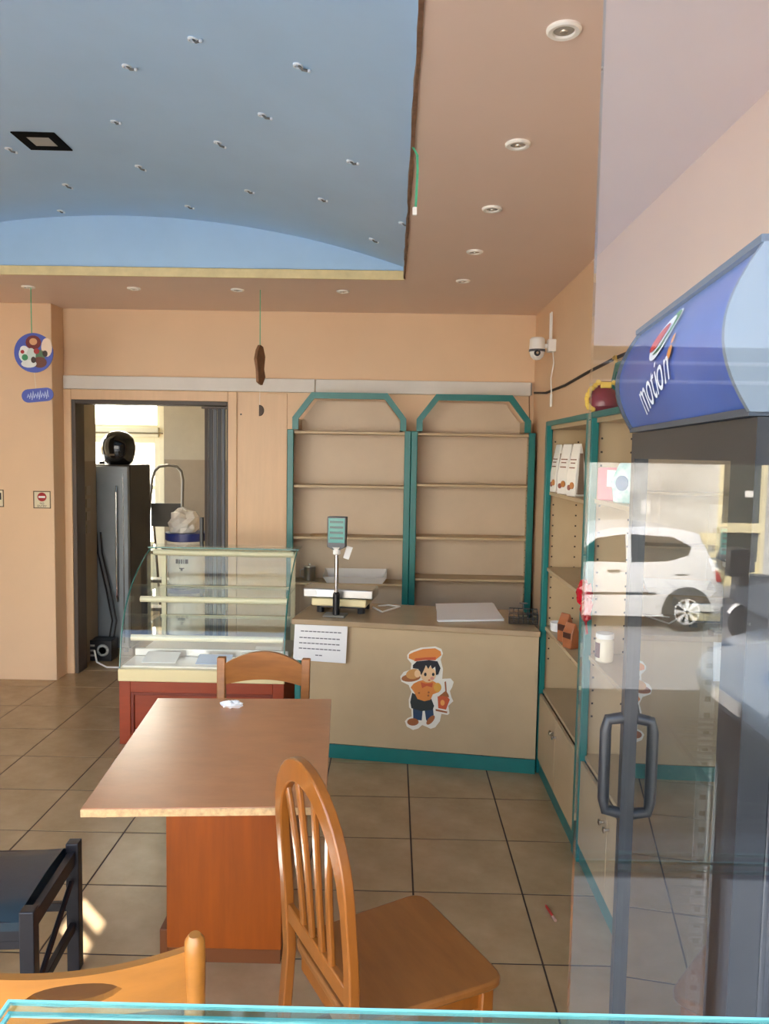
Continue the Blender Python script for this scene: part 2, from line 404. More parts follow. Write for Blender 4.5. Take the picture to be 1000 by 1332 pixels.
# things in the back room
fg = thing('dark_fridge', 'tall dark grey metal fridge behind the doorway with helmet on top', 'fridge', (-2.16, 6.24, 0))
DKM = mat('gunmetal', '80878C', .42, metal=.3, var=.15, scale=4)
box('cabinet', mat('charcoal_side', '2C2A28', .45), -.62, 0, .05, .58, .04, 1.57, fg, .01)
box('door', DKM, -.62, -.002, 0, .048, .06, 1.56, fg, .008)
MB().tube([(-.09, -.012, .45), (-.09, -.03, .5), (-.09, -.03, 1.35), (-.09, -.012, 1.4)], .008, 8).build('handle', CHROME, fg)
box('edge_trim', CHROME, -.045, -.035, -.004, 0, .1, 1.5, fg)
for x in (-.56, -.06):
    for y in (.1, .5): MB().cyl((x, y, 0), (x, y, .04), .02).build('foot', BLACK, fg)
hm = thing('motorcycle_helmet', 'round glossy black motorcycle helmet on the dark grey fridge', 'helmet', (-2.3, 6.42, 1.57))
GB = mat('gloss_black', '0C0C0E', .12, coat=.5)
MB().lathe([(.085, 0), (.115, .03), (.135, .1), (.138, .16), (.12, .22), (.085, .26), (.04, .28), (.002, .283)], n=28).build('shell', GB, hm, smooth=True)
MB().loft([[(math.cos(a) * r, -abs(math.sin(a)) * r - .004, z) for a in [PI * j / 14 for j in range(15)]] for r, z in ((.132, .08), (.142, .13), (.14, .18), (.127, .215))], caps=False).build('visor', mat('smoked_visor', '101214', .05), hm, smooth=True)
box('badge', CHROME, -.02, .02, -.147, -.143, .075, .09, hm)
MB().tube([(-.1, -.05, .02), (-.13, -.07, .015), (-.15, -.04, .012), (-.12, 0, .012)], .01, 6).build('chin_strap', BLACK, hm)
# step ladder
ld = thing('step_ladder', 'grey metal step ladder leaning open beside the back window', 'ladder', (ay(214, 690, 7.1)[0], 7.1, 0))
LM = mat('worn_aluminium', '7C7468', .45, metal=.6)
for sx in (-1, 1):
    MB().tube([(sx * .19, -.2, 0), (sx * .145, .1, 1.42), (sx * .125, .115, 1.5), (sx * .08, .12, 1.545)] , .014, 8).build('rail', LM, ld)
    MB().tube([(sx * .17, .45, 0), (sx * .14, .1, 1.1)], .012, 8).build('rear_leg', LM, ld)
MB().tube([(-.085, .12, 1.542), (0, .12, 1.555), (.085, .12, 1.542)], .014, 8).build('top_bar', LM, ld)
for z, d in ((.25, -.15), (.5, -.1), (.76, -.045)): box('tread', LM, -.17, .17, d - .07, d + .08, z - .015, z + .015, ld, .004)
box('platform', mat('grey_tread', '4A463E', .6), -.145, .145, .06, .085, .98, 1.2, ld, .005)
# stacked buckets with bag
bx, by = float(ay(243, 720, 6.12)[0]), 6.12
NAVY = mat('navy_plastic', '1F2C6E', .4)
def bucket(name, label, z, h, r, m, rim, cat, grp=None):
    b = thing(name, label, cat, (bx, by, z))
    MB().lathe([(r * .9, 0), (r, h * .96), (r, h), (r * .93, h), (r * .86, .02)], n=28).build('body', m, b, smooth=True)
    MB().lathe([(r + .002, h * .86), (r + .012, h * .88), (r + .012, h + .004), (r + .0, h + .004)], n=28).build('rim', rim, b, smooth=True)
    return b
b1 = bucket('plastic_drum', 'white plastic drum with navy rim standing under the bucket', 0, .60, .165, mat('white_bucket', 'D5D2C4', .45), NAVY, 'drum')
b2 = bucket('plastic_bucket', 'white bucket with navy rim and black emblem stacked on the drum', .61, .43, .155, mat('white_bucket', 'D5D2C4', .45), NAVY, 'bucket')
def on_bucket(u, z, r): a = -PI / 2 + u / r; return (r * math.cos(a), r * math.sin(a), z)
for u0, u1, z0, z1 in ((-.05, -.03, .2, .235), (-.025, -.012, .2, .235), (-.007, .007, .2, .235), (.012, .02, .2, .235), (.026, .05, .2, .235), (-.02, .02, .262, .27), (-.02, .02, .16, .168), (-.008, .008, .27, .285), (-.008, .008, .145, .16)):
    n = 4; q = MB()
    q.add([on_bucket(u0 + (u1 - u0) * i / n, z, .1545) for z in (z0, z1) for i in range(n + 1)], [(i, i + 1, n + 2 + i, n + 1 + i) for i in range(n)])
    q.build('emblem_mark', INK, b2)
box('drum_mark', INK, -.03, .03, -.162, -.158, .36, .38, b1)
bag = crumple((0, 0, .09), .12, (1.05, .9, .9), 5, .35).build('crumpled_bag', mat('white_bag', 'DAD6CC', .5), None, smooth=False)
bag.location = (bx - .03, by, 1.03); tag(bag, 'crumpled white plastic bag on top of the emblem bucket', 'bag')
# cable heap and black unit by the dark fridge
un = thing('power_unit', 'small black electric unit with fan grille on floor by dark fridge', 'power unit', (float(az(140, 856)[0]) - .02, 6.1, 0))
box('case', BLACK, -.09, .09, -.07, .07, 0, .17, un, .006)
MB().lathe([(.045, -.078), (.05, -.071), (.03, -.071), (.03, -.078)], (.02, 0, .09), 20, 'y').build('fan_ring', mat('mid_grey', '9A9A94', .5), un)
for k in range(3): box('vent_slat', mat('mid_grey', '9A9A94', .5), -.08, -.045, -.073, -.069, .04 + k * .04, .055 + k * .04, un)
for k, (dx, c, lb) in enumerate(((0, BLACK, 'black cable drooping down the fridge to the power unit'), (.035, BLACK, 'second black cable looping beside the dark fridge'))):
    p = [(-2.42 + dx, 6.225, 1.02), (-2.40 + dx, 6.2, .85), (-2.33 + dx, 6.19, .55), (-2.28 + dx, 6.18, .3), (-2.3 + dx, 6.16, .14)]
    tag(MB().tube(p, .008, 6).build('cable', c, None, smooth=True), lb, 'cable')
tag(MB().tube([(-2.35, 5.98, .1), (-2.3, 5.9, .03), (-2.2, 5.84, .008), (-2.05, 5.84, .008), (-1.9, 5.9, .008)], .007, 6).build('cable', WHITE, None, smooth=True), 'white cable curling over the threshold of the doorway', 'cable')

# ------------------------------------------------------------------ wall trunking and fittings
tr = thing('cable_trunking', 'long white plastic cable trunking across the back wall above doorway', 'trunking', (0, YB, 0))
for a, b in ((-2.43, -.583), (-.578, .99)):
    MB().box(a, b, -.045, 0, 2.135, 2.232).build('trunking_length', TRUNK, tr, .004)
box('end_cap', mat('mid_grey', '9A9A94', .5), .991, .996, -.045, 0, 2.14, 2.228, tr)
sg = mat('sign_cream', 'DCD3B4', .5)
def wall_sign(cx, w, h, zc, label, full):
    t = thing('wall_sign', label, 'sign', (cx, 5.5, zc))
    box('plate', sg, -w / 2, w / 2, -.004, 0, -h / 2, h / 2, t)
    frame_ring('border', mat('brown_border', '5C4632', .6), -w / 2, w / 2, -h / 2, h / 2, .006, -.006, -.004, t, 0)
    return t
p = ay(55, 650, 5.5)
t = wall_sign(float(p[0]), .125, .125, float(p[2]), 'small square cream sign with red no entry disc on the pillar', True)
MB().lathe([(.032, -.0065), (.032, -.004)], (0, 0, .02), 28, 'y').build('red_disc', mat('sign_red', 'A01818', .5), t)
box('white_bar', WHITE, -.024, .024, -.0075, -.0065, .013, .027, t)
vs_, fs_ = text_mesh('NO', .02)
MB().add([(x, -.0062, z - .033) for x, z, _ in vs_], fs_).build('lettering', INK, t)
vs_, fs_ = text_mesh('ENTRY', .022)
MB().add([(x, -.0062, z - .053) for x, z, _ in vs_], fs_).build('lettering', INK, t)
p = ay(-6, 648, 5.5)
t = wall_sign(float(p[0]), .125, .125, float(p[2]), 'small square cream sign with black pictogram on the pillar', False)
for k, (a, b) in enumerate(((.0, .02), (.025, .045))): box('pictogram_mark', INK, a, b, -.006, -.004, -.04 + k * .03, .02 + k * .02, t)

# ------------------------------------------------------------------ ceiling lights
RINGM = mat('white_enamel', 'EDEBE4', .3)
def downlight(x, y, label, grp):
    t = thing('downlight', label, 'downlight', (x, y, ZC), 0, grp)
    MB().lathe([(.042, 0), (.042, -.005), (.037, -.009), (.027, -.008), (.025, .0)], n=28).build('trim_ring', RINGM, t, smooth=True)
    MB().lathe([(.025, -.002), (.025, -.0035), (.015, -.006), (.001, -.006)], n=20).build('lens', mat('dim_lens', '9A958C', .2), t, smooth=True)
    MB().lathe([(.010, -.006), (.009, -.009), (.001, -.010)], n=14).build('bulb', mat('bulb_metal', 'C8C0B0', .25, metal=.6), t, smooth=True)
    return t
for px, od_ in (((741, 38), 'fifth'), ((679, 187), 'fourth'), ((639, 271), 'third'), ((614, 327), 'second'), ((598, 365), 'first')):
    p = az(*px, ZC); downlight(.39, float(p[1]), 'round white downlight in soffit along right wall, %s from the back wall' % od_, 'downlights along the right soffit')
for px, od_ in (((37, 373), 'beside the string of the round blue decoration'), ((176, 376), 'in front of the doorway'), ((308, 376), 'beside the string of the brown cutout'), ((446, 378), 'in front of the arched shelf units')):
    p = az(*px, ZC); downlight(float(p[0]), 4.955, 'small round white soffit downlight ' + od_, 'downlights above the back wall')
def on_vault(px, py):
    d = ray(px, py); lo, hi = .5, 12.0
    fn = lambda s: (_C + d * s)[2] - vault_z(max(RX0, min(RX1, (_C + d * s)[0])))
    for _ in range(60):
        m_ = (lo + hi) / 2
        if fn(m_) < 0: lo = m_
        else: hi = m_
    return _C + d * lo
stars = [(251, 51), (165, 86), (388, 85), (341, 149), (149, 158), (283, 185), (11, 193), (180, 216), (456, 210), (322, 248), (418, 259), (484, 311), (540, 41), (541, 178), (523, 290), (78, 274), (244, 268), (85, 240), (440, 22)]
for k, s in enumerate(stars[:18]):
    p = on_vault(*s)
    if not (RX0 + .05 < p[0] < RX1 - .012 and p[1] < RY1 - .02): continue
    t = thing('spot_socket', 'tiny unlit star light socket in the blue vault', 'light socket', p, 0, 'star light sockets in the blue vault')
    MB().lathe([(.017, .008), (.017, -.003), (.012, -.005), (.009, .004)], n=14).build('ring', mat('pale_socket', 'DCE4EA', .35), t)
    a = random.uniform(-.6, .6)
    MB().tube([(0, 0, 0), (.012 * math.cos(a), .012 * math.sin(a), -.012), (.03 * math.cos(a), .03 * math.sin(a), -.014)], .004, 6).build('bulb_clip', mat('socket_dark', '585A58', .4), t)
    MB().ball((.033 * math.cos(a), .033 * math.sin(a), -.014), .006, 8).build('bulb', mat('pale_socket', 'DCE4EA', .35), t)
p = on_vault(55, 183)
sqx, sqz = float(p[0]), float(p[2]); slope = math.atan(-(sqx - VCX) / math.sqrt(VR ** 2 - (sqx - VCX) ** 2))
t = thing('square_downlight', 'square black recessed downlight in the blue vault', 'downlight', p)
t.rotation_euler = (0, -slope, math.radians(0))
frame_ring('frame', mat('matt_black', '0A0A0A', .9, spec=.1), -.095, .095, -.095, .095, .045, -.012, .006, t, 0).rotation_euler = (-PI / 2, 0, 0)
box('diffuser', mat('grey_diffuser', 'A8A8A0', .5), -.05, .05, -.05, .05, -.004, .004, t)
# green ribbon hanging from the recess edge
p = az(548, 186, ZC)
rb = thing('green_ribbon', 'green ribbon with white end hanging from the broken edge of blue vault', 'ribbon', (RX1 + .012, float(p[1]) + .02, ZC))
Lr = .2
MB().loft([[(x - .004, 0, z), (x + .004, 0.002, z), (x + .004, .004, z), (x - .004, .002, z)] for x, z in ((-.014, 0), (.004, -.03), (.006, -.08), (.004, -.14), (.002, -Lr))]).build('strip', GREENR, rb)
box('white_end', WHITE, -.008, .006, -.004, .008, -Lr - .025, -Lr, rb)

# ------------------------------------------------------------------ shelf units
def shelf_unit(label, loc, rz, w, shelves, arch, depth=.22, hgt=1.86, low_door=0.0, name='shelf_unit', ends=(True, True)):
    t = thing(name, label, 'shelf', loc, rz)
    pw_ = .045
    box('back_panel', SHELFB, .012, w - .012, depth - .012, depth - .002, .06, hgt, t)
    for x in (0, w - .018): box('side_panel', BEIGE, x, x + .018, .03, depth - .002, .0, hgt, t)
    for x in (0, w - pw_): box('post', TEAL, x, x + pw_, 0, .03, 0, hgt + (0 if arch else .012), t, .004)
    for z in shelves: box('shelf', BEIGE, .018, w - .018, .022, depth - .012, z - .018, z, t, .002)
    box('bottom_board', BEIGE, .018, w - .018, .022, depth - .012, .07, .088, t)
    box('plinth', TEAL, pw_, w - pw_, .012, .03, 0, .07, t, .002)
    # peg holes in the side panels
    hole = mat('peg_hole', '3A3026', .9)
    for x, sx in ((.018, 1), (w - .018, -1)):
        ph = MB()
        for y in (.05, depth - .05):
            for k in range(22):
                z = .62 + k * .055
                if z < hgt - .05: ph.box(x, x + sx * .0012, y - .004, y + .004, z - .004, z + .004)
        o = ph.build('peg_holes', hole, t); o['kind'] = 'stuff'
    if arch:
        y0 = depth - .045; top = hgt + .262; c = .135; mid_ = hgt + .085; fw = .043; i0 = .035
        outer = [(i0, hgt), (i0, mid_), (i0 + c, top), (w - i0 - c, top), (w - i0, mid_), (w - i0, hgt)]
        k2 = fw * .45
        inner = [(i0 + fw, hgt), (i0 + fw, mid_ - k2 * .5), (i0 + c + k2, top - fw), (w - i0 - c - k2, top - fw), (w - i0 - fw, mid_ - k2 * .5), (w - i0 - fw, hgt)]
        m = MB()
        for i in range(5):
            a, b, c_, d_ = outer[i], outer[i + 1], inner[i + 1], inner[i]
            m.hexa([(a[0], -.0, a[1]), (b[0], 0, b[1]), (c_[0], 0, c_[1]), (d_[0], 0, d_[1])], [(a[0], .03, a[1]), (b[0], .03, b[1]), (c_[0], .03, c_[1]), (d_[0], .03, d_[1])])
        m.build('arch_frame', TEAL, t)
        MB().prism([(x, z - .001) for x, z in inner], .032 if depth < .1 else depth - .03, .04 if depth < .1 else depth - .02).build('arch_panel', SHELFB, t)
        MB().hexa([(inner[0][0] - .02, .03, hgt), (inner[0][0], .03, hgt), (inner[0][0], depth - .02, hgt), (inner[0][0] - .02, depth - .02, hgt)],
                  [(inner[1][0] - .02, .03, inner[1][1]), (inner[1][0], .03, inner[1][1]), (inner[1][0], depth - .02, inner[1][1]), (inner[1][0] - .02, depth - .02, inner[1][1])]).build('side_panel', BEIGE, t)
        MB().hexa([(inner[5][0] + .02, .03, hgt), (inner[5][0], .03, hgt), (inner[5][0], depth - .02, hgt), (inner[5][0] + .02, depth - .02, hgt)],
                  [(inner[4][0] + .02, .03, inner[4][1]), (inner[4][0], .03, inner[4][1]), (inner[4][0], depth - .02, inner[4][1]), (inner[4][0] + .02, depth - .02, inner[4][1])]).build('side_panel', BEIGE, t)
    else:
        box('top_board', BEIGE, .018, w - .018, .02, depth - .002, hgt - .03, hgt, t)
        box('top_rail', TEAL, pw_, w - pw_, 0, .02, hgt - .012, hgt + .012, t, .002)
    if low_door:
        for a, b, kx in ((pw_, w / 2 - .002, w / 2 - .03), (w / 2 + .002, w - pw_, w / 2 + .03)):
            d = box('door', BEIGE, a, b, .004, .02, .08, low_door - .022, t, .002)
            MB().lathe([(.006, 0), (.006, -.012), (.012, -.016), (.012, -.022), (.001, -.026)], (kx, .004, low_door - .1), 14, 'y').build('knob', CHROME, d, smooth=True)
    return t
UB = 5.45
uL = shelf_unit('teal framed beige shelf unit with arched top behind the weighing scale', (-.755, UB, 0), 0, .875, (1.85, 1.468, 1.097, .765), True, .245)
uR = shelf_unit('teal framed beige shelf unit with arched top in the room corner', (.122, UB, 0), 0, .875, (1.85, 1.488, 1.11, .81), True, .245)
u1 = shelf_unit('teal framed shelf unit on right wall holding white coffee bags', (.795, 4.07, 0), -PI / 2, .90, (1.515, 1.115, .80, .46), False, .22, 1.868, .46)
u2 = shelf_unit('teal framed shelf unit on right wall holding pink pack and jar', (.795, 3.165, 0), -PI / 2, .90, (1.53, .885, .46), False, .22, 1.868, .46)
ar = MB()
arp = thing('arched_header_panel', 'teal arched top panel standing above the shelf unit by the fridge', 'panel', (.98, 3.6, 1.8685), -PI / 2)
ow = [(0, 0), (0, .08), (.12, .25), (.75, .25), (.87, .08), (.87, 0)]; iw = [(.04, 0), (.04, .07), (.14, .21), (.73, .21), (.83, .07), (.83, 0)]
for i in range(5):
    a, b, c_, d_ = ow[i], ow[i + 1], iw[i + 1], iw[i]
    ar.hexa([(q[0], 0, q[1]) for q in (a, b, c_, d_)], [(q[0], .03, q[1]) for q in (a, b, c_, d_)])
ar.build('arch_frame', TEAL, arp)
MB().prism(iw, .015, .025).build('arch_infill', BEIGE, arp)

# ------------------------------------------------------------------ counter
CA = math.atan2(4.011 - 4.182, .804 + .323)
cx0 = -.525; cy0 = 4.182 + (cx0 + .323) * math.tan(CA)
CL = (.785 - cx0) / math.cos(CA); CT = .78
cn = thing('shop_counter', 'low beige shop counter with teal plinth and cartoon cook sticker', 'counter', (cx0, cy0, 0), CA)
box('front_panel', BEIGE, .03, CL, .0, .02, .08, CT - .032, cn)
def cend(y): return (.788 - cx0 + y * math.sin(CA)) / math.cos(CA)
MB().prism([(cend(.02) - .02, .02), (cend(.02), .02), (cend(.5), .5), (cend(.5) - .02, .5)], 0, CT - .032, 'z').build('end_panel', BEIGE, cn)
box('end_panel', BEIGE, 0, .02, .02, .5, .0, CT - .032, cn)
box('corner_post', TEAL, -.005, .03, -.012, .02, 0, CT - .032, cn, .003)
box('plinth', TEAL, .03, CL, -.008, .0, 0, .078, cn, .002)
MB().prism([(-.02, -.028), (cend(-.028), -.028), (cend(.52), .52), (-.02, .52)], CT - .03, CT, 'z').build('worktop', BEIGED, cn, .004)
cnp = (cx0, cy0, 0); cnn = (-math.sin(CA), math.cos(CA), 0)       # counter front plane
def cl(px, py, off=0.0):          # photograph pixel -> counter local (x, z) on the front panel
    p_ = apl(px, py, np.array(cnp) - np.array(cnn) * off, cnn)
    d = p_ - np.array(cnp); return (d[0] * math.cos(CA) + d[1] * math.sin(CA), p_[2])
def ct(px, py, z=CT):             # on the worktop -> world
    return az(px, py, z)
# sticker
st = thing('cook_sticker', 'die cut sticker of a small cook in orange hat on counter front', 'sticker', cnp, CA)
def sp(pts): return [cl(510 + x / 10, 830 + y / 10) for x, y in pts]
def patch(name, pts, m, layer, parent=st):
    a = -.0006 * layer; return MB().prism(sp(pts), a - .0006, a).build(name, m, parent)
def ell(x, y, a, b, n=20, rot=0): return [(x + a * math.cos(q) * math.cos(rot) - b * math.sin(q) * math.sin(rot), y + a * math.cos(q) * math.sin(rot) + b * math.sin(q) * math.cos(rot)) for q in [2 * PI * i / n for i in range(n)]]
SK = mat('print_skin', 'E8C090', .6); OR = mat('print_orange', 'D9853A', .6); OR2 = mat('print_red_orange', 'C4562C', .6); HB = mat('print_black', '16161C', .6)
NB = mat('print_blue', '1E3A58', .6); BRN = mat('print_brown', '9A5A2C', .6); PW = mat('print_white', 'E6E2D4', .6); APR = mat('print_apron', '1E2624', .6)
patch('backing', [(200, 270), (195, 220), (240, 170), (370, 125), (560, 108), (640, 140), (660, 200), (630, 280), (660, 400), (650, 530), (760, 525), (800, 570), (780, 640), (750, 690), (770, 770), (795, 820), (730, 880), (745, 980), (720, 1000), (640, 985), (620, 1080), (560, 1160), (500, 1180), (440, 1150), (390, 1130), (340, 1175), (270, 1195), (190, 1150), (165, 1080), (200, 1040), (255, 1020), (250, 930), (220, 900), (215, 800), (250, 700), (215, 610), (120, 565), (105, 500), (150, 440), (240, 410), (250, 330)], PW, 0)
patch('leg', [(270, 910), (400, 910), (385, 1070), (275, 1060)], NB, 1); patch('leg', [(420, 910), (530, 900), (540, 1000), (460, 1090), (440, 1060)], NB, 1)
patch('shoe', ell(270, 1090, 75, 48), BRN, 2); patch('shoe', ell(500, 1065, 75, 34, 20, -.85), BRN, 2)
patch('trousers', [(260, 710), (320, 740), (510, 790), (545, 880), (530, 930), (380, 950), (250, 910), (235, 830)], APR, 2)
patch('jacket', [(340, 560), (400, 545), (540, 560), (600, 600), (640, 640), (610, 700), (530, 730), (500, 800), (420, 820), (330, 790), (285, 700), (240, 640), (280, 590)], OR, 3)
patch('mitten', ell(590, 640, 50, 60), mat('print_yellow', 'D8A040', .6), 4)
patch('scarf', [(370, 570), (440, 590), (530, 580), (520, 640), (450, 620), (390, 650)], OR2, 4)
for q in ((350, 712), (475, 705), (470, 745)): patch('button', ell(*q, 13, 13, 10), BRN, 5)
patch('head', ell(470, 470, 100, 105), SK, 4)
patch('hair', [(270, 350), (320, 300), (480, 285), (590, 300), (630, 390), (600, 470), (570, 480), (560, 370), (520, 400), (500, 350), (470, 400), (440, 350), (410, 420), (380, 480), (340, 400), (270, 390)], HB, 5)
patch('eye', ell(432, 470, 17, 24, 12), HB, 6); patch('eye', ell(535, 470, 17, 22, 12), HB, 6)
patch('nose', ell(520, 520, 25, 20, 12), mat('print_pink', 'D89080', .6), 6); patch('mouth', ell(482, 545, 16, 9, 10), OR2, 6)
patch('hat', [(300, 295), (215, 260), (220, 210), (280, 180), (400, 140), (560, 130), (630, 170), (640, 220), (590, 260), (560, 285), (430, 280)], OR, 6)
patch('hat_band', [(290, 300), (300, 262), (430, 250), (570, 245), (565, 285), (430, 282)], OR2, 7)
patch('bread_tray', ell(245, 515, 125, 50, 20, -.1), BRN, 5); patch('bread', ell(275, 465, 95, 65, 18, -.2), mat('print_bread', 'C89050', .6), 6)
patch('hand', ell(330, 460, 40, 50), SK, 7)
patch('lantern', [(590, 760), (690, 730), (750, 800), (700, 930), (600, 910)], OR2, 2); patch('lantern_roof', [(600, 760), (700, 680), (735, 740), (740, 770), (660, 750)], BRN, 3)
patch('lantern_base', [(565, 920), (720, 955), (710, 975), (565, 945)], BRN, 3); patch('lantern_light', ell(655, 840, 28, 38), mat('print_glow', 'E8A050', .6), 3)
patch('lantern_chain', [(680, 570), (700, 560), (710, 690), (690, 690)], BRN, 2)
# notice paper
nt_ = thing('paper_notice', 'printed white paper notice taped to the counter front below scale', 'notice', cnp, CA)
q = [cl(383.5, 812, .034), cl(452, 815, .034), cl(449.5, 863, .034), cl(381, 858, .034)]
MB().hexa([(x, -.034, z) for x, z in q], [(x, -.0325, z) for x, z in q]).build('sheet', PAPER, nt_)
def bil(u, v_): return tuple((1 - v_) * ((1 - u) * q[0][i] + u * q[1][i]) + v_ * ((1 - u) * q[3][i] + u * q[2][i]) for i in (0, 1))
for u0, u1, v0 in ((.12, .9, .18), (.1, .88, .36), (.1, .88, .51), (.1, .9, .66), (.42, .56, .83)):
    n = max(2, int((u1 - u0) / .075)); w_ = MB()
    for k in range(n):
        a, b = u0 + (u1 - u0) * k / n, u0 + (u1 - u0) * (k + .82) / n
        cs = [bil(a, v0 - .014), bil(b, v0 - .014), bil(b, v0 + .014), bil(a, v0 + .014)]
        w_.hexa([(x, -.0346, z) for x, z in cs], [(x, -.034, z) for x, z in cs])
    w_.build('printed_line', mat('grey_print', '6A6A70', .7), nt_)
# scale
P = ct(437, 802); sc = thing('weighing_scale', 'electronic shop weighing scale with pole display on the counter', 'scale', (P[0], P[1], CT), CA)
box('pole_foot', mat('grey_foot', '6E6E68', .4), -.07, .055, -.035, .06, 0, .012, sc, .003)
MB().lathe([(.02, .012), (.02, .13), (.014, .14)], n=14).build('pole_socket', BLACK, sc)
MB().cyl((0, 0, .13), (0, 0, .365), .0115, 16).build('pole', CHROME, sc, smooth=True)
MB().lathe([(.012, .35), (.022, .355), (.022, .38), (.03, .395)], n=14).build('collar', WHITE, sc)
hd = MB().prism([(-.052, .395), (-.02, .38), (.02, .38), (.052, .395), (.056, .565), (-.052, .565)], -.02, .025).build('display_head', GREYP, sc, .004)
box('display_screen', mat('teal_screen', '1E8A80', .12), -.044, .048, -.0225, -.02, .42, .557, hd)
for z in (.44, .47, .5, .53): box('display_row', mat('deep_teal', '0E4A48', .2), -.036, .04, -.0235, -.0225, z, z + .012, hd)
box('body', CREAM, -.165, .155, .08, .30, .04, .085, sc, .008)
for x in (-.12, .12):
    for y in (.12, .27): MB().cyl((x, y, 0), (x, y, .045), .022, 12).build('foot', BLACK, sc)
box('under_tray', BLACK, -.13, .12, .1, .28, .028, .041, sc, .003)
box('weighing_platform', STEEL, -.21, .2, .06, .24, .09, .145, sc, .008)
box('platform_pillar', GREYP, -.05, .05, .12, .2, .085, .09, sc)
box('price_label', WHITE, -.2, -.13, .058, .06, .1, .135, sc)
MB().hexa([(.03, .03, .33), (.06, .035, .32), (.085, .03, .39), (.05, .03, .40)], [(.03, .033, .33), (.06, .038, .32), (.085, .033, .39), (.05, .033, .40)]).build('paper_tag', PAPER, sc)
# papers, basket, cord, shelf things
def stack(name, label, pxs, z, n, cat):
    t = thing(name, label, cat, tuple(ct(*pxs[0], z)))
    o = np.array(ct(*pxs[0], z))
    for k in range(n):
        ro = random.uniform(-.02, .02)
        c_ = [np.array(ct(*p_, z)) - o for p_ in pxs]; m_ = sum(c_) / 4
        c_ = [m_ + np.array([(p_ - m_)[0] * math.cos(ro) - (p_ - m_)[1] * math.sin(ro), (p_ - m_)[0] * math.sin(ro) + (p_ - m_)[1] * math.cos(ro), 0]) for p_ in c_]
        MB().hexa([(p_[0], p_[1], .0008 + k * .0025) for p_ in c_], [(p_[0], p_[1], .0028 + k * .0025) for p_ in c_]).build('sheet', PAPER, t)
    return t
stack('paper_stack', 'loose stack of white paper sheets on the counter', [(567, 787), (641, 786), (655, 808), (569, 809)], CT, 4, 'paper')
P = np.array(ct(660, 812)); bk = thing('wire_basket', 'small black wire basket at the end of the counter', 'basket', (P[0] + .01, P[1] + .02, CT), CA)
for k in range(7):
    x = k * .026; MB().tube([(x, 0, .055), (x, 0, .004), (x, .16, .004), (x, .16, .055)], .0025, 5).build('wire', BLACK, bk)
for z in (.004, .03, .055): MB().tube([(0, 0, z), (.156, 0, z), (.156, .16, z), (0, .16, z)], .003, 5, closed=True).build('rim_wire', BLACK, bk)
for k in range(4): MB().tube([(0, .04 * k, .004), (.156, .04 * k, .004)], .0025, 5).build('wire', BLACK, bk)
MB().tube([(.078, .16, .055), (.078, .165, .08), (.1, .165, .085), (.056, .165, .085)], .004, 6).build('basket_hook', BLACK, bk)
tag(MB().tube([ct(485, 790, CT + .006), ct(497, 796, CT + .006), ct(510, 792, CT + .006), ct(520, 789, CT + .006), ct(505, 787, CT + .006), ct(492, 788, CT + .006)], .005, 6).build('cord', WHITE, None, smooth=True), 'short white cord looped on the counter behind scale', 'cord')
ty = thing('baking_tray', 'shallow pale metal tray resting on shelf behind the scale', 'tray', (-.265, 5.56, .765))
TR = mat('pale_tray', 'CFCBC6', .35, var=.05)
MB().hexa([(-.2, -.09, 0), (.2, -.09, 0), (.2, .09, 0), (-.2, .09, 0)], [(-.2, -.09, .004), (.2, -.09, .004), (.2, .09, .004), (-.2, .09, .004)]).build('tray_base', TR, ty)
MB().hexa([(-.2, -.09, 0), (.2, -.09, 0), (.23, -.1, .045), (-.23, -.1, .045)], [(-.2, -.086, 0), (.2, -.086, 0), (.23, -.096, .045), (-.23, -.096, .045)]).build('tray_side', TR, ty)
MB().hexa([(-.2, .09, 0), (.2, .09, 0), (.23, .1, .08), (-.23, .1, .08)], [(-.2, .086, 0), (.2, .086, 0), (.23, .096, .08), (-.23, .096, .08)]).build('tray_side', TR, ty)
for s in (-1, 1): MB().hexa([(s * .2, -.09, 0), (s * .2, .09, 0), (s * .23, .1, .08), (s * .23, -.1, .045)], [(s * .196, -.09, 0), (s * .196, .09, 0), (s * .226, .1, .08), (s * .226, -.1, .045)]).build('tray_side', TR, ty)
cu = thing('metal_jug', 'small steel jug on shelf beside the pale tray', 'jug', (-.6, 5.57, .765))
MB().lathe([(.038, 0), (.042, .01), (.042, .095), (.045, .1), (.04, .1), (.036, .01)], n=22).build('body', STEEL, cu, smooth=True)
MB().tube([(-.04, -.005, .085), (-.068, -.01, .075), (-.068, -.01, .03), (-.04, -.005, .02)], .005, 6).build('handle', STEEL, cu)
MB().lathe([(.0, .1), (.043, .101), (.043, .106), (.01, .112), (.008, .122), (.001, .124)], n=22).build('lid', STEEL, cu)
fb = MB().loft([[(x, y * s, z) for x, y, z in ((-.12, -.07, 0), (.12, -.07, 0), (.15, .06, 0), (-.15, .06, 0))] for s, z in ((1, 0),)] + [[(-.1, -.05, .012), (.09, -.05, .018), (.11, .05, .016), (-.12, .05, .01)]]).build('folded_sack', mat('kraft_cloth', 'B79A72', .8, var=.1), None)
fb.location = (-.46, 5.55, 1.097); tag(fb, 'folded flat beige sack lying on shelf above the tray', 'sack')

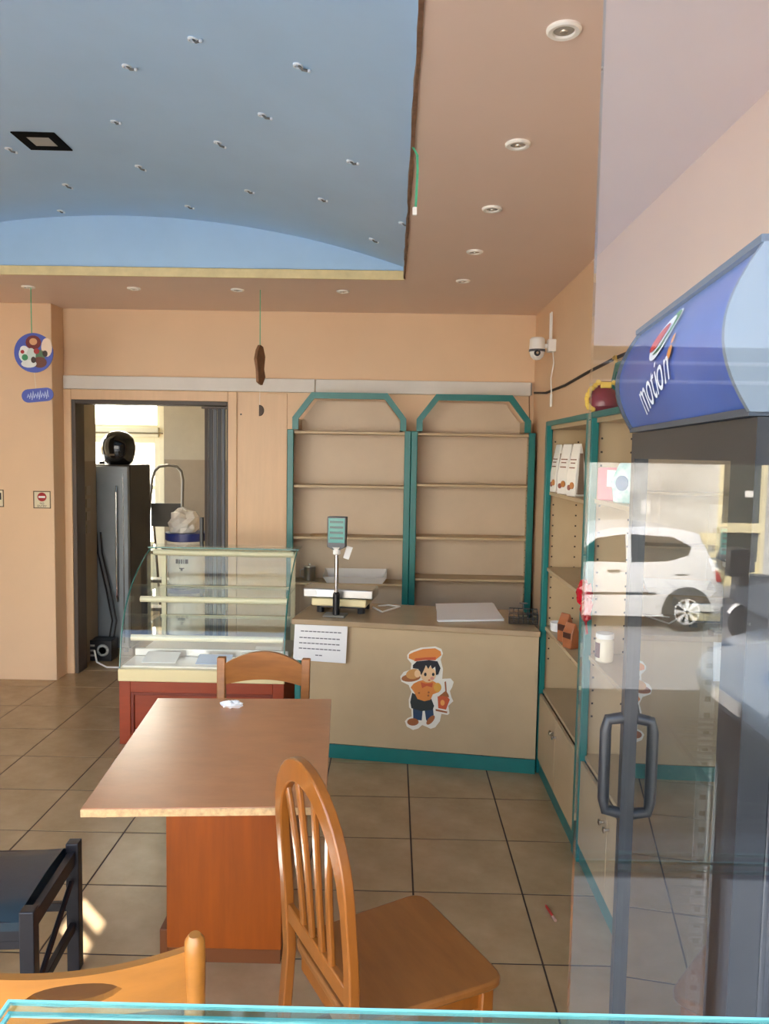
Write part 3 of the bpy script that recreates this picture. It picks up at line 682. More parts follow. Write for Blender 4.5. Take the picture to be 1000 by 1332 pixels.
# ------------------------------------------------------------------ pastry display case
DXL, DXR, DYF, DYB = -1.555, -.605, 4.31, 5.06
dc = thing('display_case', 'curved glass pastry display case on red brown wooden base', 'display case', (DXL, DYF, 0))
DW, DD = DXR - DXL, DYB - DYF
box('base', REDW, 0, DW, .02, DD, .0, .372, dc, .003)
frame_ring('base_front_frame', REDW, 0, DW, 0, .372, .065, .0, .02, dc, .003)
frame_ring('base_moulding', REDWD, .065, DW - .065, .065, .307, .018, .006, .022, dc, .002)
box('cream_band', CREAM, -.004, DW + .004, -.008, DD, .372, .445, dc, .006)
prof_px = [(156, 869), (157, 836), (159.5, 807), (166, 773), (179, 742), (195, 713)]
prof = []
for k, p_ in enumerate(prof_px):
    a = ax(*p_, DXL); prof.append([max(0.004, float(a[1]) - DYF), float(a[2])])
prof[0] = [.004, .445]
for i in range(1, len(prof)):
    prof[i][0] = max(prof[i][0], prof[i - 1][0] + .003); prof[i][1] = max(prof[i][1], prof[i - 1][1] + .02)
def smooth_prof(pr, n=20):
    t_ = np.linspace(0, 1, len(pr)); tt = np.linspace(0, 1, n)
    c0 = np.polyfit(t_, [p_[0] for p_ in pr], 3); c1 = np.polyfit(t_, [p_[1] for p_ in pr], 3)
    return [(float(np.polyval(c0, u)), float(np.polyval(c1, u))) for u in tt]
sp_ = smooth_prof(prof); sp_[0] = (.004, .445)
DTOP = sp_[-1][1]
m = MB(); m.add([(x, y, z) for x in (.006, DW - .006) for y, z in sp_], [(i, i + 1, len(sp_) + i + 1, len(sp_) + i) for i in range(len(sp_) - 1)])
m.build('curved_front_glass', SHOWGL, dc, smooth=True)
for x in (.003, DW - .003):
    MB().add([(x, y, z) for y, z in sp_] + [(x, DD - .02, DTOP), (x, DD - .02, .445)], [tuple(range(len(sp_) + 2))]).build('side_glass', SHOWGL, dc)
    MB().tube([(x, y, z) for y, z in sp_], .0045, 6).build('glass_edge', GEDGE, dc, smooth=True)
    MB().tube([(x, sp_[-1][0], DTOP), (x, DD - .02, DTOP)], .004, 6).build('glass_edge', GEDGE, dc)
box('top_glass', SHOWGL, -.01, DW + .01, sp_[-1][0] - .01, DD, DTOP + .003, DTOP + .011, dc)
box('top_glass_edge', GEDGE, -.01, DW + .01, sp_[-1][0] - .016, sp_[-1][0] - .01, DTOP + .003, DTOP + .011, dc)
YRL = mat('pale_gold_aluminium', 'F0E8C4', .35)
def rail(px, z_off=0):
    a = ax(*px, DXL + .03); return float(a[1]) - DYF, float(a[2])
rails = [(sp_[-1][0] - .004, DTOP - .026), rail((184, 779)), rail((172, 829))]
for k, (y, z) in enumerate(rails):
    MB().tube([(.025, y, z), (DW - .025, y, z)], .019, 12).build('shelf_rail', YRL, dc, smooth=True)
    if k:
        box('glass_shelf', SHOWGL, .03, DW - .03, y, DD - .04, z + .012, z + .018, dc)
        box('rear_strip', YRL, .03, DW - .03, DD - .055, DD - .04, z + .0, z + .02, dc)
for x in (.035, DW - .06): box('back_post', YRL, x, x + .03, DD - .045, DD - .02, .445, DTOP, dc, .002)
box('back_top_rail', YRL, .035, DW - .03, DD - .045, DD - .02, DTOP - .03, DTOP, dc, .002)
box('back_glass', SHOWGL, .065, DW - .06, DD - .035, DD - .031, .47, DTOP - .03, dc)
box('deck', mat('pale_deck', 'D8D4C6', .3, var=.06), .01, DW - .01, .03, DD - .05, .445, .455, dc)
box('deck_step', STEEL, .01, DW - .01, .25, .27, .455, .5, dc, .003)
for k, (x, y, w_, d_, c_) in enumerate(((.1, .09, .2, .13, 'D8DCDC'), (.42, .08, .2, .1, '9FB8D8'), (.66, .1, .22, .14, 'E4E2D8'), (.72, .29, .16, .1, 'E8E8E4'))):
    o = MB().hexa([(0, 0, 0), (w_, 0, 0), (w_, d_, .03), (0, d_, .03)], [(0, 0, .003), (w_, 0, .003), (w_, d_, .033), (0, d_, .033)]).build('price_card', mat('card_' + c_, c_, .5), None)
    o.location = (DXL + x, DYF + y, .457); tag(o, ('pale grey', 'light blue', 'cream white', 'small white')[k] + ' card lying on the deck inside the glass display case', 'card')

# ------------------------------------------------------------------ table
TX0, TX1, TY0, TY1, TZ = -.815, -.185, 1.965, 2.89, .75
tb = thing('cafe_table', 'wooden cafe table with veneer top and orange pedestal base', 'table', (TX0, TY0, 0))
cs = [az(105, 1052, TZ), az(424, 1049, TZ), az(431, 909, TZ), az(205, 908, TZ)]
cs = [(float(p_[0]) - TX0, float(p_[1]) - TY0) for p_ in cs]
MB().prism(cs, TZ - .022, TZ, 'z').build('table_top', WOODTOP, tb, .002)
e0, e1 = Vector((*cs[0], 0)), Vector((*cs[1], 0))
MB().hexa([(cs[0][0], cs[0][1] - .003, TZ - .022), (cs[1][0], cs[1][1] - .003, TZ - .022), (cs[1][0], cs[1][1], TZ - .022), (cs[0][0], cs[0][1], TZ - .022)],
          [(cs[0][0], cs[0][1] - .003, TZ - .002), (cs[1][0], cs[1][1] - .003, TZ - .002), (cs[1][0], cs[1][1], TZ - .002), (cs[0][0], cs[0][1], TZ - .002)]).build('raw_edge', CHIP, tb)
box('corner_block', CHIP, .0, .06, .02, .08, TZ - .036, TZ - .022, tb)
bxl, bxr = -.726 - TX0, -.345 - TX0; byf = 2.43 - TY0
box('pedestal', WOODBASE, bxl, bxr, byf, byf + .30, .05, TZ - .022, tb, .002)
box('pedestal_plinth', mat('brown_plinth', '6E3C18', .5), bxl + .004, bxr - .004, byf + .004, byf + .296, 0, .05, tb)
box('foot_board', mat('brown_plinth', '6E3C18', .5), bxl - .03, bxl, byf + .02, byf + .28, 0, .1, tb, .003)
ti = crumple((0, 0, .012), .026, (1.5, .8, .5), 3, .6).build('crumpled_tissue', PAPER, None)
P = az(301, 920, TZ); ti.location = (P[0], P[1], TZ); tag(ti, 'crumpled white tissue on the table top', 'tissue')

# ------------------------------------------------------------------ chairs
def arc(c, a, b, t0, t1, n): return [(c[0] + a * math.cos(t0 + (t1 - t0) * i / n), c[1] + b * math.sin(t0 + (t1 - t0) * i / n)) for i in range(n + 1)]
def flat_bar(pts, w, d, name, m, parent, nrm=(0, 1, 0)):
    """bar along pts, width w across in the plane, depth d along nrm"""
    pts = [Vector(p_) for p_ in pts]; N = Vector(nrm).normalized(); rings = []
    for i, p_ in enumerate(pts):
        t_ = (pts[min(i + 1, len(pts) - 1)] - pts[max(i - 1, 0)]).normalized(); s_ = t_.cross(N).normalized()
        ww = w[i] if isinstance(w, (list, tuple)) else w
        rings.append([p_ - s_ * ww / 2 - N * d / 2, p_ + s_ * ww / 2 - N * d / 2, p_ + s_ * ww / 2 + N * d / 2, p_ - s_ * ww / 2 + N * d / 2])
    return MB().loft(rings).build(name, m, parent, .004)
def seat_mb(wf, wb_, d, z, th, r=.05):
    c_ = [(-wb_ / 2, -d / 2), (wb_ / 2, -d / 2), (wf / 2, d / 2), (-wf / 2, d / 2)]; poly = []
    for i in range(4):
        p0, p1, p2 = Vector(c_[i - 1]), Vector(c_[i]), Vector(c_[(i + 1) % 4])
        a = p1 + (p0 - p1).normalized() * r; b = p1 + (p2 - p1).normalized() * r
        for k in range(6):
            u = k / 5; poly.append(tuple((1 - u) ** 2 * a + 2 * u * (1 - u) * p1 + u * u * b))
    return MB().prism(poly, z - th, z, 'z')
# hoop-back chair: local +y is the way it faces
fa = math.atan2(.19, .35)
hc = thing('hoop_back_chair', 'wooden hoop back chair with fanned slats beside the pedestal table', 'chair', (.02, 1.835, 0), fa - PI / 2)
hc.rotation_euler = (0, 0, math.atan2(.4766, .879) - PI / 2)
seat_mb(.41, .36, .40, .455, .022).build('seat', SEATW, hc, .006)
for sx in (-1, 1):
    flat_bar([(sx * .165, .155, 0), (sx * .168, .16, .43)], .034, .034, 'front_leg', WOODCH, hc)
    box('side_apron', WOODCH, sx * .16 - .009, sx * .16 + .009, -.17, .15, .375, .432, hc)
box('front_apron', WOODCH, -.15, .15, .15, .168, .375, .432, hc); box('rear_apron', WOODCH, -.15, .15, -.185, -.167, .375, .432, hc)
def by_(z):                                 # rear posts lean back above the seat
    return -.2 - (.0 if z < .45 else .045 * ((z - .45) / .55) ** 1.15) - (.035 * (.45 - z) / .45 if z < .45 else 0)
hoop = [(-.185, 0.0), (-.188, .2), (-.19, .42), (-.195, .6), (-.195, .725)]
top = arc((0, .745), .193, .215, PI, 0, 18)
path = [(x, by_(z), z) for x, z in hoop] + [(x, by_(z), z) for x, z in top] + [(-x, by_(z), z) for x, z in reversed(hoop)]
n_ = len(path); ws = [.036] * 5 + [.04 + .016 * math.sin(PI * i / 18) for i in range(19)] + [.034] * 5
flat_bar(path, ws, .026, 'hoop_frame', WOODCH, hc)
flat_bar([(-.18, by_(.52), .52), (.18, by_(.52), .52)], .045, .02, 'lower_back_rail', WOODCH, hc)
for k, (xb, xt) in enumerate(((-.085, -.13), (-.03, -.05), (.03, .05), (.085, .13))):
    zt_ = .745 + .215 * math.sqrt(max(0, 1 - (xt / .193) ** 2)) - .012
    pts = [(xb + (xt - xb) * (u ** 2.2), by_(.53 + (zt_ - .53) * u), .53 + (zt_ - .53) * u) for u in [i / 8 for i in range(9)]]
    flat_bar(pts, .021, .014, 'back_slat', WOODCH, hc)
MB().cyl((-.17, -.13, .2), (-.165, .15, .2), .011, 10).build('stretcher', WOODCH, hc); MB().cyl((.17, -.13, .2), (.165, .15, .2), .011, 10).build('stretcher', WOODCH, hc)
box('rear_stretcher', WOODCH, -.17, .17, -.235, -.22, .16, .2, hc)

# chair at the far side of the table, facing the camera side (back away from the camera)
CW_ = .41
P = ay(342, 868, 3.18)
rc = thing('crest_rail_chair', 'wooden chair with curved crest rail pushed in behind the table', 'chair', (float(P[0]) , 3.0, 0), PI)
seat_mb(.40, .36, .38, .45, .02).build('seat', SEATW, rc, .006)
for sx in (-1, 1):
    flat_bar([(sx * .16, .15, 0), (sx * .16, .15, .43)], .034, .034, 'front_leg', WOODCH3, rc)
    flat_bar([(sx * .172, -.2, 0), (sx * .174, -.18, .43), (sx * .178, -.19, .65), (sx * .18, -.205, .826)], .036, .03, 'rear_post', WOODCH3, rc)
    box('side_apron', WOODCH3, sx * .155 - .009, sx * .155 + .009, -.17, .14, .375, .43, rc)
    MB().cyl((sx * .17, -.18, .2), (sx * .16, .14, .2), .011, 10).build('stretcher', WOODCH3, rc)
box('front_apron', WOODCH3, -.145, .145, .14, .158, .375, .43, rc)
def crest(z0, zt0, rise, w, name, m, parent, y, bow=.02, hole=None, th=.02):
    n = 24; cols = []
    for i in range(n + 1):
        x = -w / 2 + w * i / n; u = 2 * i / n - 1
        cols.append((x, y - bow * (1 - u * u), z0 + (.02 * (1 - u * u)), zt0 + rise * (1 - u * u) ** 1.0))
    m_ = MB()
    for i in range(n):
        a, b = cols[i], cols[i + 1]
        segs = [(a[2], a[3], b[2], b[3])]
        if hole:
            hw, hh, hz = hole
            def hz_(x): return hh * math.sqrt(max(0, 1 - (x / hw) ** 2))
            ha, hb = hz_(a[0]), hz_(b[0])
            if ha > 0 or hb > 0: segs = [(a[2], hz - ha, b[2], hz - hb), (hz + ha, a[3], hz + hb, b[3])]
        for (p0, p1, q0, q1) in segs:
            m_.hexa([(a[0], a[1] - th / 2, p0), (b[0], b[1] - th / 2, q0), (b[0], b[1] + th / 2, q0), (a[0], a[1] + th / 2, p0)],
                    [(a[0], a[1] - th / 2, p1), (b[0], b[1] - th / 2, q1), (b[0], b[1] + th / 2, q1), (a[0], a[1] + th / 2, p1)])
    return m_.build(name, m, parent)
crest(.71, .80, .05, .33, 'crest_rail', WOODCH3, rc, -.198)
crest(.56, .60, .0, .33, 'back_rail', WOODCH3, rc, -.188)

# foreground chair: its back is nearest to the camera, facing the table
fc = thing('pierced_back_chair', 'orange wood chair with oval hole in its curved back rail', 'chair', (-.35 - (.205 * math.cos(.21) + .242 * math.sin(.21)), 1.345 - (.205 * math.sin(.21) - .242 * math.cos(.21)), 0), .21)
seat_mb(.42, .40, .40, .45, .022).build('seat', SEATW, fc, .006)
for sx in (-1, 1):
    MB().tube([(sx * .2, -.24, 0), (sx * .202, -.215, .45), (sx * .205, -.24, .77), (sx * .205, -.242, .802), (sx * .205, -.243, .814)], [.017, .0195, .0195, .0185, .011], 16).build('rear_post', WOODCH2, fc, smooth=True)
    MB().tube([(sx * .17, .165, 0), (sx * .17, .165, .43)], .018, 14).build('front_leg', WOODCH2, fc, smooth=True)
    box('side_apron', WOODCH2, sx * .175 - .009, sx * .175 + .009, -.18, .15, .375, .43, fc)
    MB().cyl((sx * .19, -.2, .2), (sx * .17, .16, .2), .011, 10).build('stretcher', WOODCH2, fc)
box('front_apron', WOODCH2, -.155, .155, .15, .168, .375, .43, fc)
crest(.68, .787, -.008, .39, 'crest_rail', WOODCH2, fc, -.238, .028, (.075, .021, .745), .018)
crest(.52, .57, 0, .385, 'back_rail', WOODCH2, fc, -.225, .02, None, .018)

# black stool
sl = thing('black_stool', 'black wooden stool with dark leather seat on the tiled floor', 'stool', (-.985, 2.02, 0), math.radians(4.5))
sw, sd, sz = .40, .37, .42
for x in (0, -sw):
    for y in (0, sd): box('leg', BLACKW, x - .02, x + .02, y - .02, y + .02, 0, sz + .012, sl, .003)
    box('side_rail', BLACKW, x - .011, x + .011, .02, sd - .02, sz - .06, sz - .012, sl, .002)
    box('side_stretcher', BLACKW, x - .009, x + .009, .02, sd - .02, .14, .17, sl, .002)
    MB().tube([(x, .03, .16), (x, sd - .03, .31)], .009, 6).build('diagonal_brace', BLACKW, sl)
for y in (0, sd):
    box('cross_rail', BLACKW, -sw + .02, -.02, y - .011, y + .011, sz - .075, sz - .02, sl, .002)
    for z in (.2, .32): box('cross_stretcher', BLACKW, -sw + .02, -.02, y - .009, y + .009, z, z + .028, sl, .002)
m = MB(); n = 10
def sz_(u, w): return sz - .012 - .008 * math.sin(PI * u) + .01 * math.sin(PI * w)
tp = [(-sw + .022 + (sw - .044) * i / n, -.012 + (sd + .024) * j / n, sz_(i / n, j / n) + .012 - .02 * (j / n in (0, 1))) for i in range(n + 1) for j in range(n + 1)]
bt = [(x, y, sz - .045) for x, y, z in tp]; k_ = (n + 1) ** 2
fs = []
for i in range(n):
    for j in range(n):
        a = i * (n + 1) + j; fs.append((a, a + n + 1, a + n + 2, a + 1)); fs.append((k_ + a, k_ + a + 1, k_ + a + n + 2, k_ + a + n + 1))
for i in range(n):
    for (a, b) in ((i * (n + 1), (i + 1) * (n + 1)), (i * (n + 1) + n, (i + 1) * (n + 1) + n), (i, i + 1), (n * (n + 1) + i, n * (n + 1) + i + 1)):
        fs.append((a, b, k_ + b, k_ + a))
m.add(tp + bt, fs).build('seat_pad', LEATHER, sl, smooth=True)

# pen on the floor
P = az(715, 1188); pn = thing('red_pen', 'small red pen lying on the floor tiles by shelf unit', 'pen', (P[0], P[1], .006), 1.75)
MB().tube([(-.03, 0, 0), (.035, 0, 0), (.045, 0, 0)], [.005, .005, .002], 8).build('barrel', mat('red_plastic', 'B03028', .35), pn)
MB().tube([(-.055, 0, 0), (-.03, 0, 0)], .0058, 8).build('cap', mat('pale_cap', 'C8A090', .4), pn)

# ------------------------------------------------------------------ things on the right shelves
CB = mat('white_coffee_bag', 'E4E0D6', .35, var=.06, scale=20); CBP = mat('bag_print_brown', '7A4A34', .5)
for k in range(5):
    y = 4.0 - k * .1
    t = thing('coffee_bag', 'white coffee bag on the upper shelf, %s in row from the room corner' % ('first', 'second', 'third', 'fourth', 'fifth')[k], 'coffee bag', (.855 + .02 * (k % 2), y, 1.515), -PI / 2 + .2 + .12 * (k % 3), 'white coffee bags on the upper shelf')
    g = .036 + .003 * (k % 2)
    MB().loft([[(-g, -.03, 0), (g, -.03, 0), (g, .03, 0), (-g, .03, 0)], [(-g - .002, -.03, .1), (g + .002, -.03, .1), (g + .002, .03, .1), (-g - .002, .03, .1)],
               [(-g + .002, -.012, .2), (g - .002, -.012, .2), (g - .002, .012, .2), (-g + .002, .012, .2)], [(-g + .004, -.003, .245), (g - .004, -.003, .245), (g - .004, .003, .245), (-g + .004, .003, .245)]]).build('bag', CB, t, .006)
    for sx in (-1, 1):
        MB().hexa([(sx * g, -.022, .01), (sx * (g + .004), -.018, .01), (sx * (g + .004), .018, .01), (sx * g, .022, .01)], [(sx * (g - .001), -.009, .2), (sx * (g + .002), -.007, .2), (sx * (g + .002), .007, .2), (sx * (g - .001), .009, .2)]).build('side_shade', mat('bag_side_shade', '7E6A58', .5), t)  # side shading of the bag painted as darker strips
    MB().lathe([(.016, -.034), (.016, -.029)], (.012, 0, .05), 16, 'y').build('printed_cup', mat('bag_print_gold', 'B8783C', .5), t)
    MB().lathe([(.013, -.033), (.013, -.029)], (-.014, 0, .04), 14, 'y').build('printed_mark', mat('bag_print_red', '8A4A40', .5), t)
    for z, hw_ in ((.168, .024), (.152, .018), (.13, .022)):
        yy = -.03 + (z - .1) * .18; MB().box(-hw_, hw_, yy - .003, yy - .0005, z, z + .005).build('printed_line', CBP, t)
pk = thing('pink_packet', 'pink packet with white label on the upper shelf beside teal packet', 'packet', (.85, 3.02, 1.53), -PI / 2 + .6)
box('packet', mat('pink_pack', 'D06A7E', .4), -.05, .05, -.02, .02, 0, .13, pk, .006); box('label', WHITE, 0, .045, -.0215, -.02, .055, .12, pk)
pk = thing('teal_packet', 'rounded teal and white packet on the upper shelf', 'packet', (.865, 2.86, 1.53), -PI / 2 + .6)
MB().loft([[(-.045, -.02, 0), (.045, -.02, 0), (.045, .02, 0), (-.045, .02, 0)], [(-.055, -.025, .08), (.055, -.025, .08), (.055, .025, .08), (-.055, .025, .08)], [(-.03, -.01, .15), (.03, -.01, .15), (.03, .01, .15), (-.03, .01, .15)]]).build('packet', mat('teal_pack', '6FB0B0', .4, var=.5, scale=25, col2='D8E4E4'), pk, .006)
MB().lathe([(.028, -.029), (.028, -.024)], (0, 0, .075), 18, 'y').build('label', mat('blue_label', '3C6A9A', .5), pk)
for k, y in enumerate((3.70, 3.58)):
    t = thing('brown_packet', ('taller ' if k == 0 else 'shorter ') + 'copper brown packet on the middle shelf of wall unit', 'packet', (.85, y, .80), -PI / 2 + .5)
    hh = .14 - .02 * k
    MB().loft([[(-.03, -.025, 0), (.03, -.025, 0), (.03, .025, 0), (-.03, .025, 0)], [(-.033, -.024, hh * .6), (.033, -.024, hh * .6), (.033, .024, hh * .6), (-.033, .024, hh * .6)], [(-.03, -.004, hh), (.03, -.004, hh), (.03, .004, hh), (-.03, .004, hh)]]).build('packet', mat('copper_pack', 'A4623C', .3, var=.2, scale=20), t, .004)
    box('label', mat('dark_label', '4A2A20', .5), -.025, .025, -.0275, -.024, hh * .4, hh * .62, t)
for k in range(3):
    t = MB().lathe([(.03, 0), (.036, .02), (.04, .022), (.037, .02), (.033, .004)], n=18).build('paper_bowl', PAPER, None, smooth=True)
    t.location = (.86, 3.93, .80 + k * .012); tag(t, ('lowest', 'middle', 'topmost')[k] + ' white paper bowl of small stack beside copper packets', 'bowl')
jr = thing('glass_jar', 'clear jar with white lid and dark label on shelf', 'jar', (.855, 3.03, .885), -PI / 2)
MB().lathe([(.03, 0), (.036, .006), (.036, .085), (.03, .095)], n=22).build('body', mat('jar_cream', 'E0D4B8', .25), jr, smooth=True)
MB().lathe([(.034, .095), (.036, .097), (.036, .115), (.001, .117)], n=22).build('lid', WHITE, jr, smooth=True)
n = 6; MB().add([(.037 * math.cos(a), .037 * math.sin(a), z) for z in (.02, .08) for a in [-PI / 2 - .8 + 1.6 * i / n for i in range(n + 1)]], [(i, i + 1, n + 2 + i, n + 1 + i) for i in range(n)]).build('label', mat('jar_label', '5A2020', .5), jr)
# red bow shape in place of a tail light reflection, on the post
rbw = thing('reflection_bow', 'crumpled red bow shape standing in for a tail light reflection', 'bow', (.79, 3.12, 1.14))
RC = mat('reflection_red', 'C01428', .2, var=.3, scale=18)
crumple((-.01, -.03, .01), .045, (.7, .8, 1.1), 12, .4).build('bow_loop', RC, rbw); crumple((-.005, -.06, -.05), .04, (.6, .7, 1.2), 15, .4).build('bow_loop', RC, rbw)
MB().hexa([(-.012, -.06, -.06), (-.01, -.03, -.06), (-.01, -.08, -.15), (-.012, -.11, -.14)], [(-.008, -.06, -.06), (-.006, -.03, -.06), (-.006, -.08, -.15), (-.008, -.11, -.14)]).build('bow_tail', RC, rbw)
# ornament on top of the units
on = thing('burgundy_vase', 'burgundy round vase with gold garland on top of the shelf unit', 'vase', (.84, 3.13, 1.881))
MB().lathe([(.04, 0), (.06, .02), (.062, .05), (.045, .085), (.025, .1), (.022, .115), (.03, .12), (.02, .12)], n=24).build('body', mat('burgundy_glaze', '7A3038', .25), on, smooth=True)
box('bow', GOLD, -.022, .022, -.035, -.025, .092, .118, on, .004)
for s in (-1, 1):
    pts = [(s * .03, -.03, .115), (s * .062, -.032, .085), (s * .075, -.033, .05), (s * .07, -.034, .02), (s * .05, -.034, .008)]
    g_ = MB().tube(pts, .006, 6).build('garland', GOLD, on)
    for k in range(11):
        u = k / 10 * 4; i = min(3, int(u)); f = u - i
        p_ = [pts[i][q] * (1 - f) + pts[i + 1][q] * f for q in range(3)]
        MB().ball(p_, .009, 6, (1 + .5 * random.random(), .8, 1 + .5 * random.random())).build('tinsel_tuft', GOLD, g_)
gr = thing('gold_ribbon', 'gold ribbon draped from the cable above the shelf unit', 'ribbon', tuple(ax(800, 466, XR - .02)))
MB().loft([[(-.004, y - .02, z), (-.004, y + .02, z), (0, y + .02, z), (0, y - .02, z)] for y, z in ((.02, .0), (0, .012), (-.02, -.02), (-.03, -.1), (-.035, -.22))]).build('ribbon_strip', GOLD, gr)
# security camera
P = ax(722, 452, XR); cmr = thing('security_camera', 'white pan tilt security camera with antennas on right wall', 'camera', (XR, float(P[1]), float(P[2])))
box('mount', WHITE, -.05, 0, -.035, .035, -.03, .05, cmr, .005)
box('arm', WHITE, -.09, -.05, -.015, .015, -.005, .02, cmr, .003)
MB().lathe([(.038, .07), (.048, .06), (.05, .0), (.046, -.03), (.04, -.05), (.022, -.068), (.001, -.072)], (-.115, 0, -.01), 24).build('head', WHITE, cmr, smooth=True)
MB().lathe([(.052, -.005), (.0525, -.018), (.049, -.02)], (-.115, 0, -.01), 24).build('seam_ring', GREYP, cmr, smooth=True)
MB().lathe([(.02, -.052), (.02, -.042)], (-.122, 0, -.042), 18, 'y').build('lens_plate', BLACK, cmr); MB().lathe([(.008, -.056), (.008, -.05)], (-.122, 0, -.042), 12, 'y').build('lens', CHROME, cmr)
for y in (-.02, .02): MB().cyl((-.03, y, .05), (-.032, y, .22), .006, 8).build('antenna', WHITE, cmr)
MB().tube([(-.02, -.03, -.03), (-.012, -.03, -.1), (-.03, -.045, -.2), (-.025, -.05, -.3)], .004, 6).build('lead', WHITE, cmr); MB().cyl((-.025, -.05, -.3), (-.025, -.05, -.38), .008, 8).build('lead_plug', WHITE, cmr)
pts = [ax(695, 511, XR - .006), ax(710, 511, XR - .006), ax(735, 501, XR - .006), ax(765, 484, XR - .006), ax(800, 466, XR - .006), ax(860, 440, XR - .006), ax(960, 400, XR - .006)]
tag(MB().tube(pts, .008, 6).build('cable', mat('dark_cable', '2E2622', .6), None, smooth=True), 'dark cable running along the right wall above shelves', 'cable')
pts = [(.985, YB - .006, 2.14), (.995, YB - .006, 1.9), (1.005, YB - .006, 1.5)]
tag(MB().tube(pts, .004, 6).build('cable', mat('brown_cable', '8A6A4C', .6), None), 'thin brown wire hanging down the room corner from trunking', 'cable')

# ------------------------------------------------------------------ hanging decorations
HY = 4.95
P = ay(44, 459, HY); mb = thing('hanging_mobile', 'round blue winter decoration with capsule tag hanging from soffit', 'decoration', (float(P[0]), HY, ZC))
zc = float(P[2]) - ZC; rr = .125
MB().tube([(-.012, 0, 0), (-.012, 0, zc + rr)], .003, 5).build('string', GREENR, mb)
DBL = mat('decoration_blue', '4A5AB0', .45)
MB().lathe([(rr, -.004), (rr, .004)], (0, 0, zc), 40, 'y').build('disc', DBL, mb)
def blob(x, z, a, b, c_, l): MB().prism([(x + a * math.cos(q), zc + z + b * math.sin(q)) for q in [2 * PI * i / 14 for i in range(14)]], -.0045 - l * .0008, -.004 - l * .0004).build('printed_shape', mat('print_' + c_, c_, .5), mb)
for a in ((0, .065, .05, .045, '6E2420', 1), (0.0, .07, .025, .022, 'D8A070', 2), (.085, .035, .035, .06, 'E8D0B8', 1), (-.055, -.01, .04, .05, 'DCE4DC', 1), (-.06, .02, .026, .024, 'E8E8E4', 2), (-.015, -.015, .03, .045, 'C8D4CC', 2), (.04, -.02, .035, .04, '5A7858', 1),
          (.04, -.06, .045, .035, '6A3A2A', 2), (-.03, -.07, .05, .025, 'E0E0DA', 3), (-.055, -.03, .02, .02, '3A8A5A', 3), (.02, .01, .018, .018, 'A83030', 3), (-.07, .005, .012, .012, 'B02828', 4), (.075, -.005, .016, .02, '3A2A24', 3), (.0, -.045, .016, .02, '3A2A24', 4)): blob(*a)
P2 = ay(49, 514, HY); dx, dz = float(P2[0] - P[0]), float(P2[2]) - ZC
MB().tube([(0, 0, zc - rr), (.01, 0, dz + .04)], .0012, 4).build('thread', WHITE, mb)
def capsule(w, h, n=10): return [(w / 2 - h / 2 + h / 2 * math.cos(a), h / 2 * math.sin(a)) for a in [-PI / 2 + PI * i / n for i in range(n + 1)]] + [(-w / 2 + h / 2 + h / 2 * math.cos(a), h / 2 * math.sin(a)) for a in [PI / 2 + PI * i / n for i in range(n + 1)]]
rt = math.radians(6)
cap = MB().prism([(dx + x * math.cos(rt) - z * math.sin(rt), dz + x * math.sin(rt) + z * math.cos(rt)) for x, z in capsule(.205, .085)], -.004, .004).build('capsule_tag', DBL, mb)
sw_ = MB()
for k in range(9):
    x = -.065 + k * .0155; hh = .012 + .008 * ((k * 7) % 3)
    sw_.tube([(dx + x, -.006, dz - hh + x * .1), (dx + x + .008, -.006, dz + hh + x * .1), (dx + x + .014, -.006, dz - hh * .6 + x * .1)], .0028, 5)
sw_.build('script_marks', mat('pale_script', 'C8D4F0', .4), cap)
P = ay(338, 475, HY); m2 = thing('hanging_mobile', 'narrow brown cutout seen edge on hanging by string near doorway', 'decoration', (float(P[0]), HY, ZC), math.radians(80))
zc2 = float(P[2]) - ZC
MB().tube([(0, 0, 0), (0, 0, zc2 + .12)], .003, 5).build('string', GREENR, m2)
MB().prism([(-.02, zc2 + .125), (.03, zc2 + .12), (.07, zc2 + .06), (.05, zc2 - .02), (.075, zc2 - .07), (.02, zc2 - .125), (-.05, zc2 - .11), (-.06, zc2 - .03), (-.09, zc2 + .03), (-.06, zc2 + .09)], -.012, .008).build('cutout', mat('brown_card', '8A6040', .7, var=.4, scale=14), m2, .003)
d2 = float(ay(341, 534, HY)[2]) - ZC
MB().tube([(0, 0, zc2 - .12), (0, 0, d2 + .03)], .0012, 4).build('thread', WHITE, m2)
hd_ = MB().prism([(-.004, -.036)] + [(-.004 + .032 * math.cos(a), .036 * math.sin(a)) for a in [-PI / 2 + PI * i / 12 for i in range(13)]], -.004, .004)
hd_.xf(lambda v_: Vector((v_.y, -v_.x, v_.z + d2))).build('half_disc', mat('dark_card', '4A3A30', .7), m2)

# ------------------------------------------------------------------ drinks fridge by the right wall
FU = Vector((-.104, -.9946, 0)).normalized()
fr_rz = math.atan2(FU.y, FU.x)
ff = thing('drinks_fridge', 'tall black glass door drinks fridge with blue lettered header', 'fridge', (.43, 1.40, 0), fr_rz)
FWD, FDP, FH0, FH1 = .62, .53, 1.748, 1.915
GBL = mat('gloss_black_panel', '14161E', .15, coat=.3); LINER = mat('fridge_liner', 'B8B4A8', .5)
box('base_box', GBL, 0, FWD, .03, FDP, 0, .14, ff, .004)
for a, b in ((0, .03), (FWD - .03, FWD)):
    box('side_panel', GBL, a, b, .03, FDP, .14, FH0, ff, .003)
box('inner_liner', LINER, .03, .036, .045, FDP - .03, .14, FH0 - .04, ff); box('inner_liner', LINER, FWD - .036, FWD - .03, .045, FDP - .03, .14, FH0 - .04, ff)
box('back_liner', LINER, .036, FWD - .036, FDP - .03, FDP, .14, FH0, ff)
box('top_panel', GBL, .03, FWD - .03, .03, FDP - .03, FH0 - .04, FH0, ff)
box('bottom_liner', LINER, .036, FWD - .036, .04, FDP - .03, .14, .15, ff)
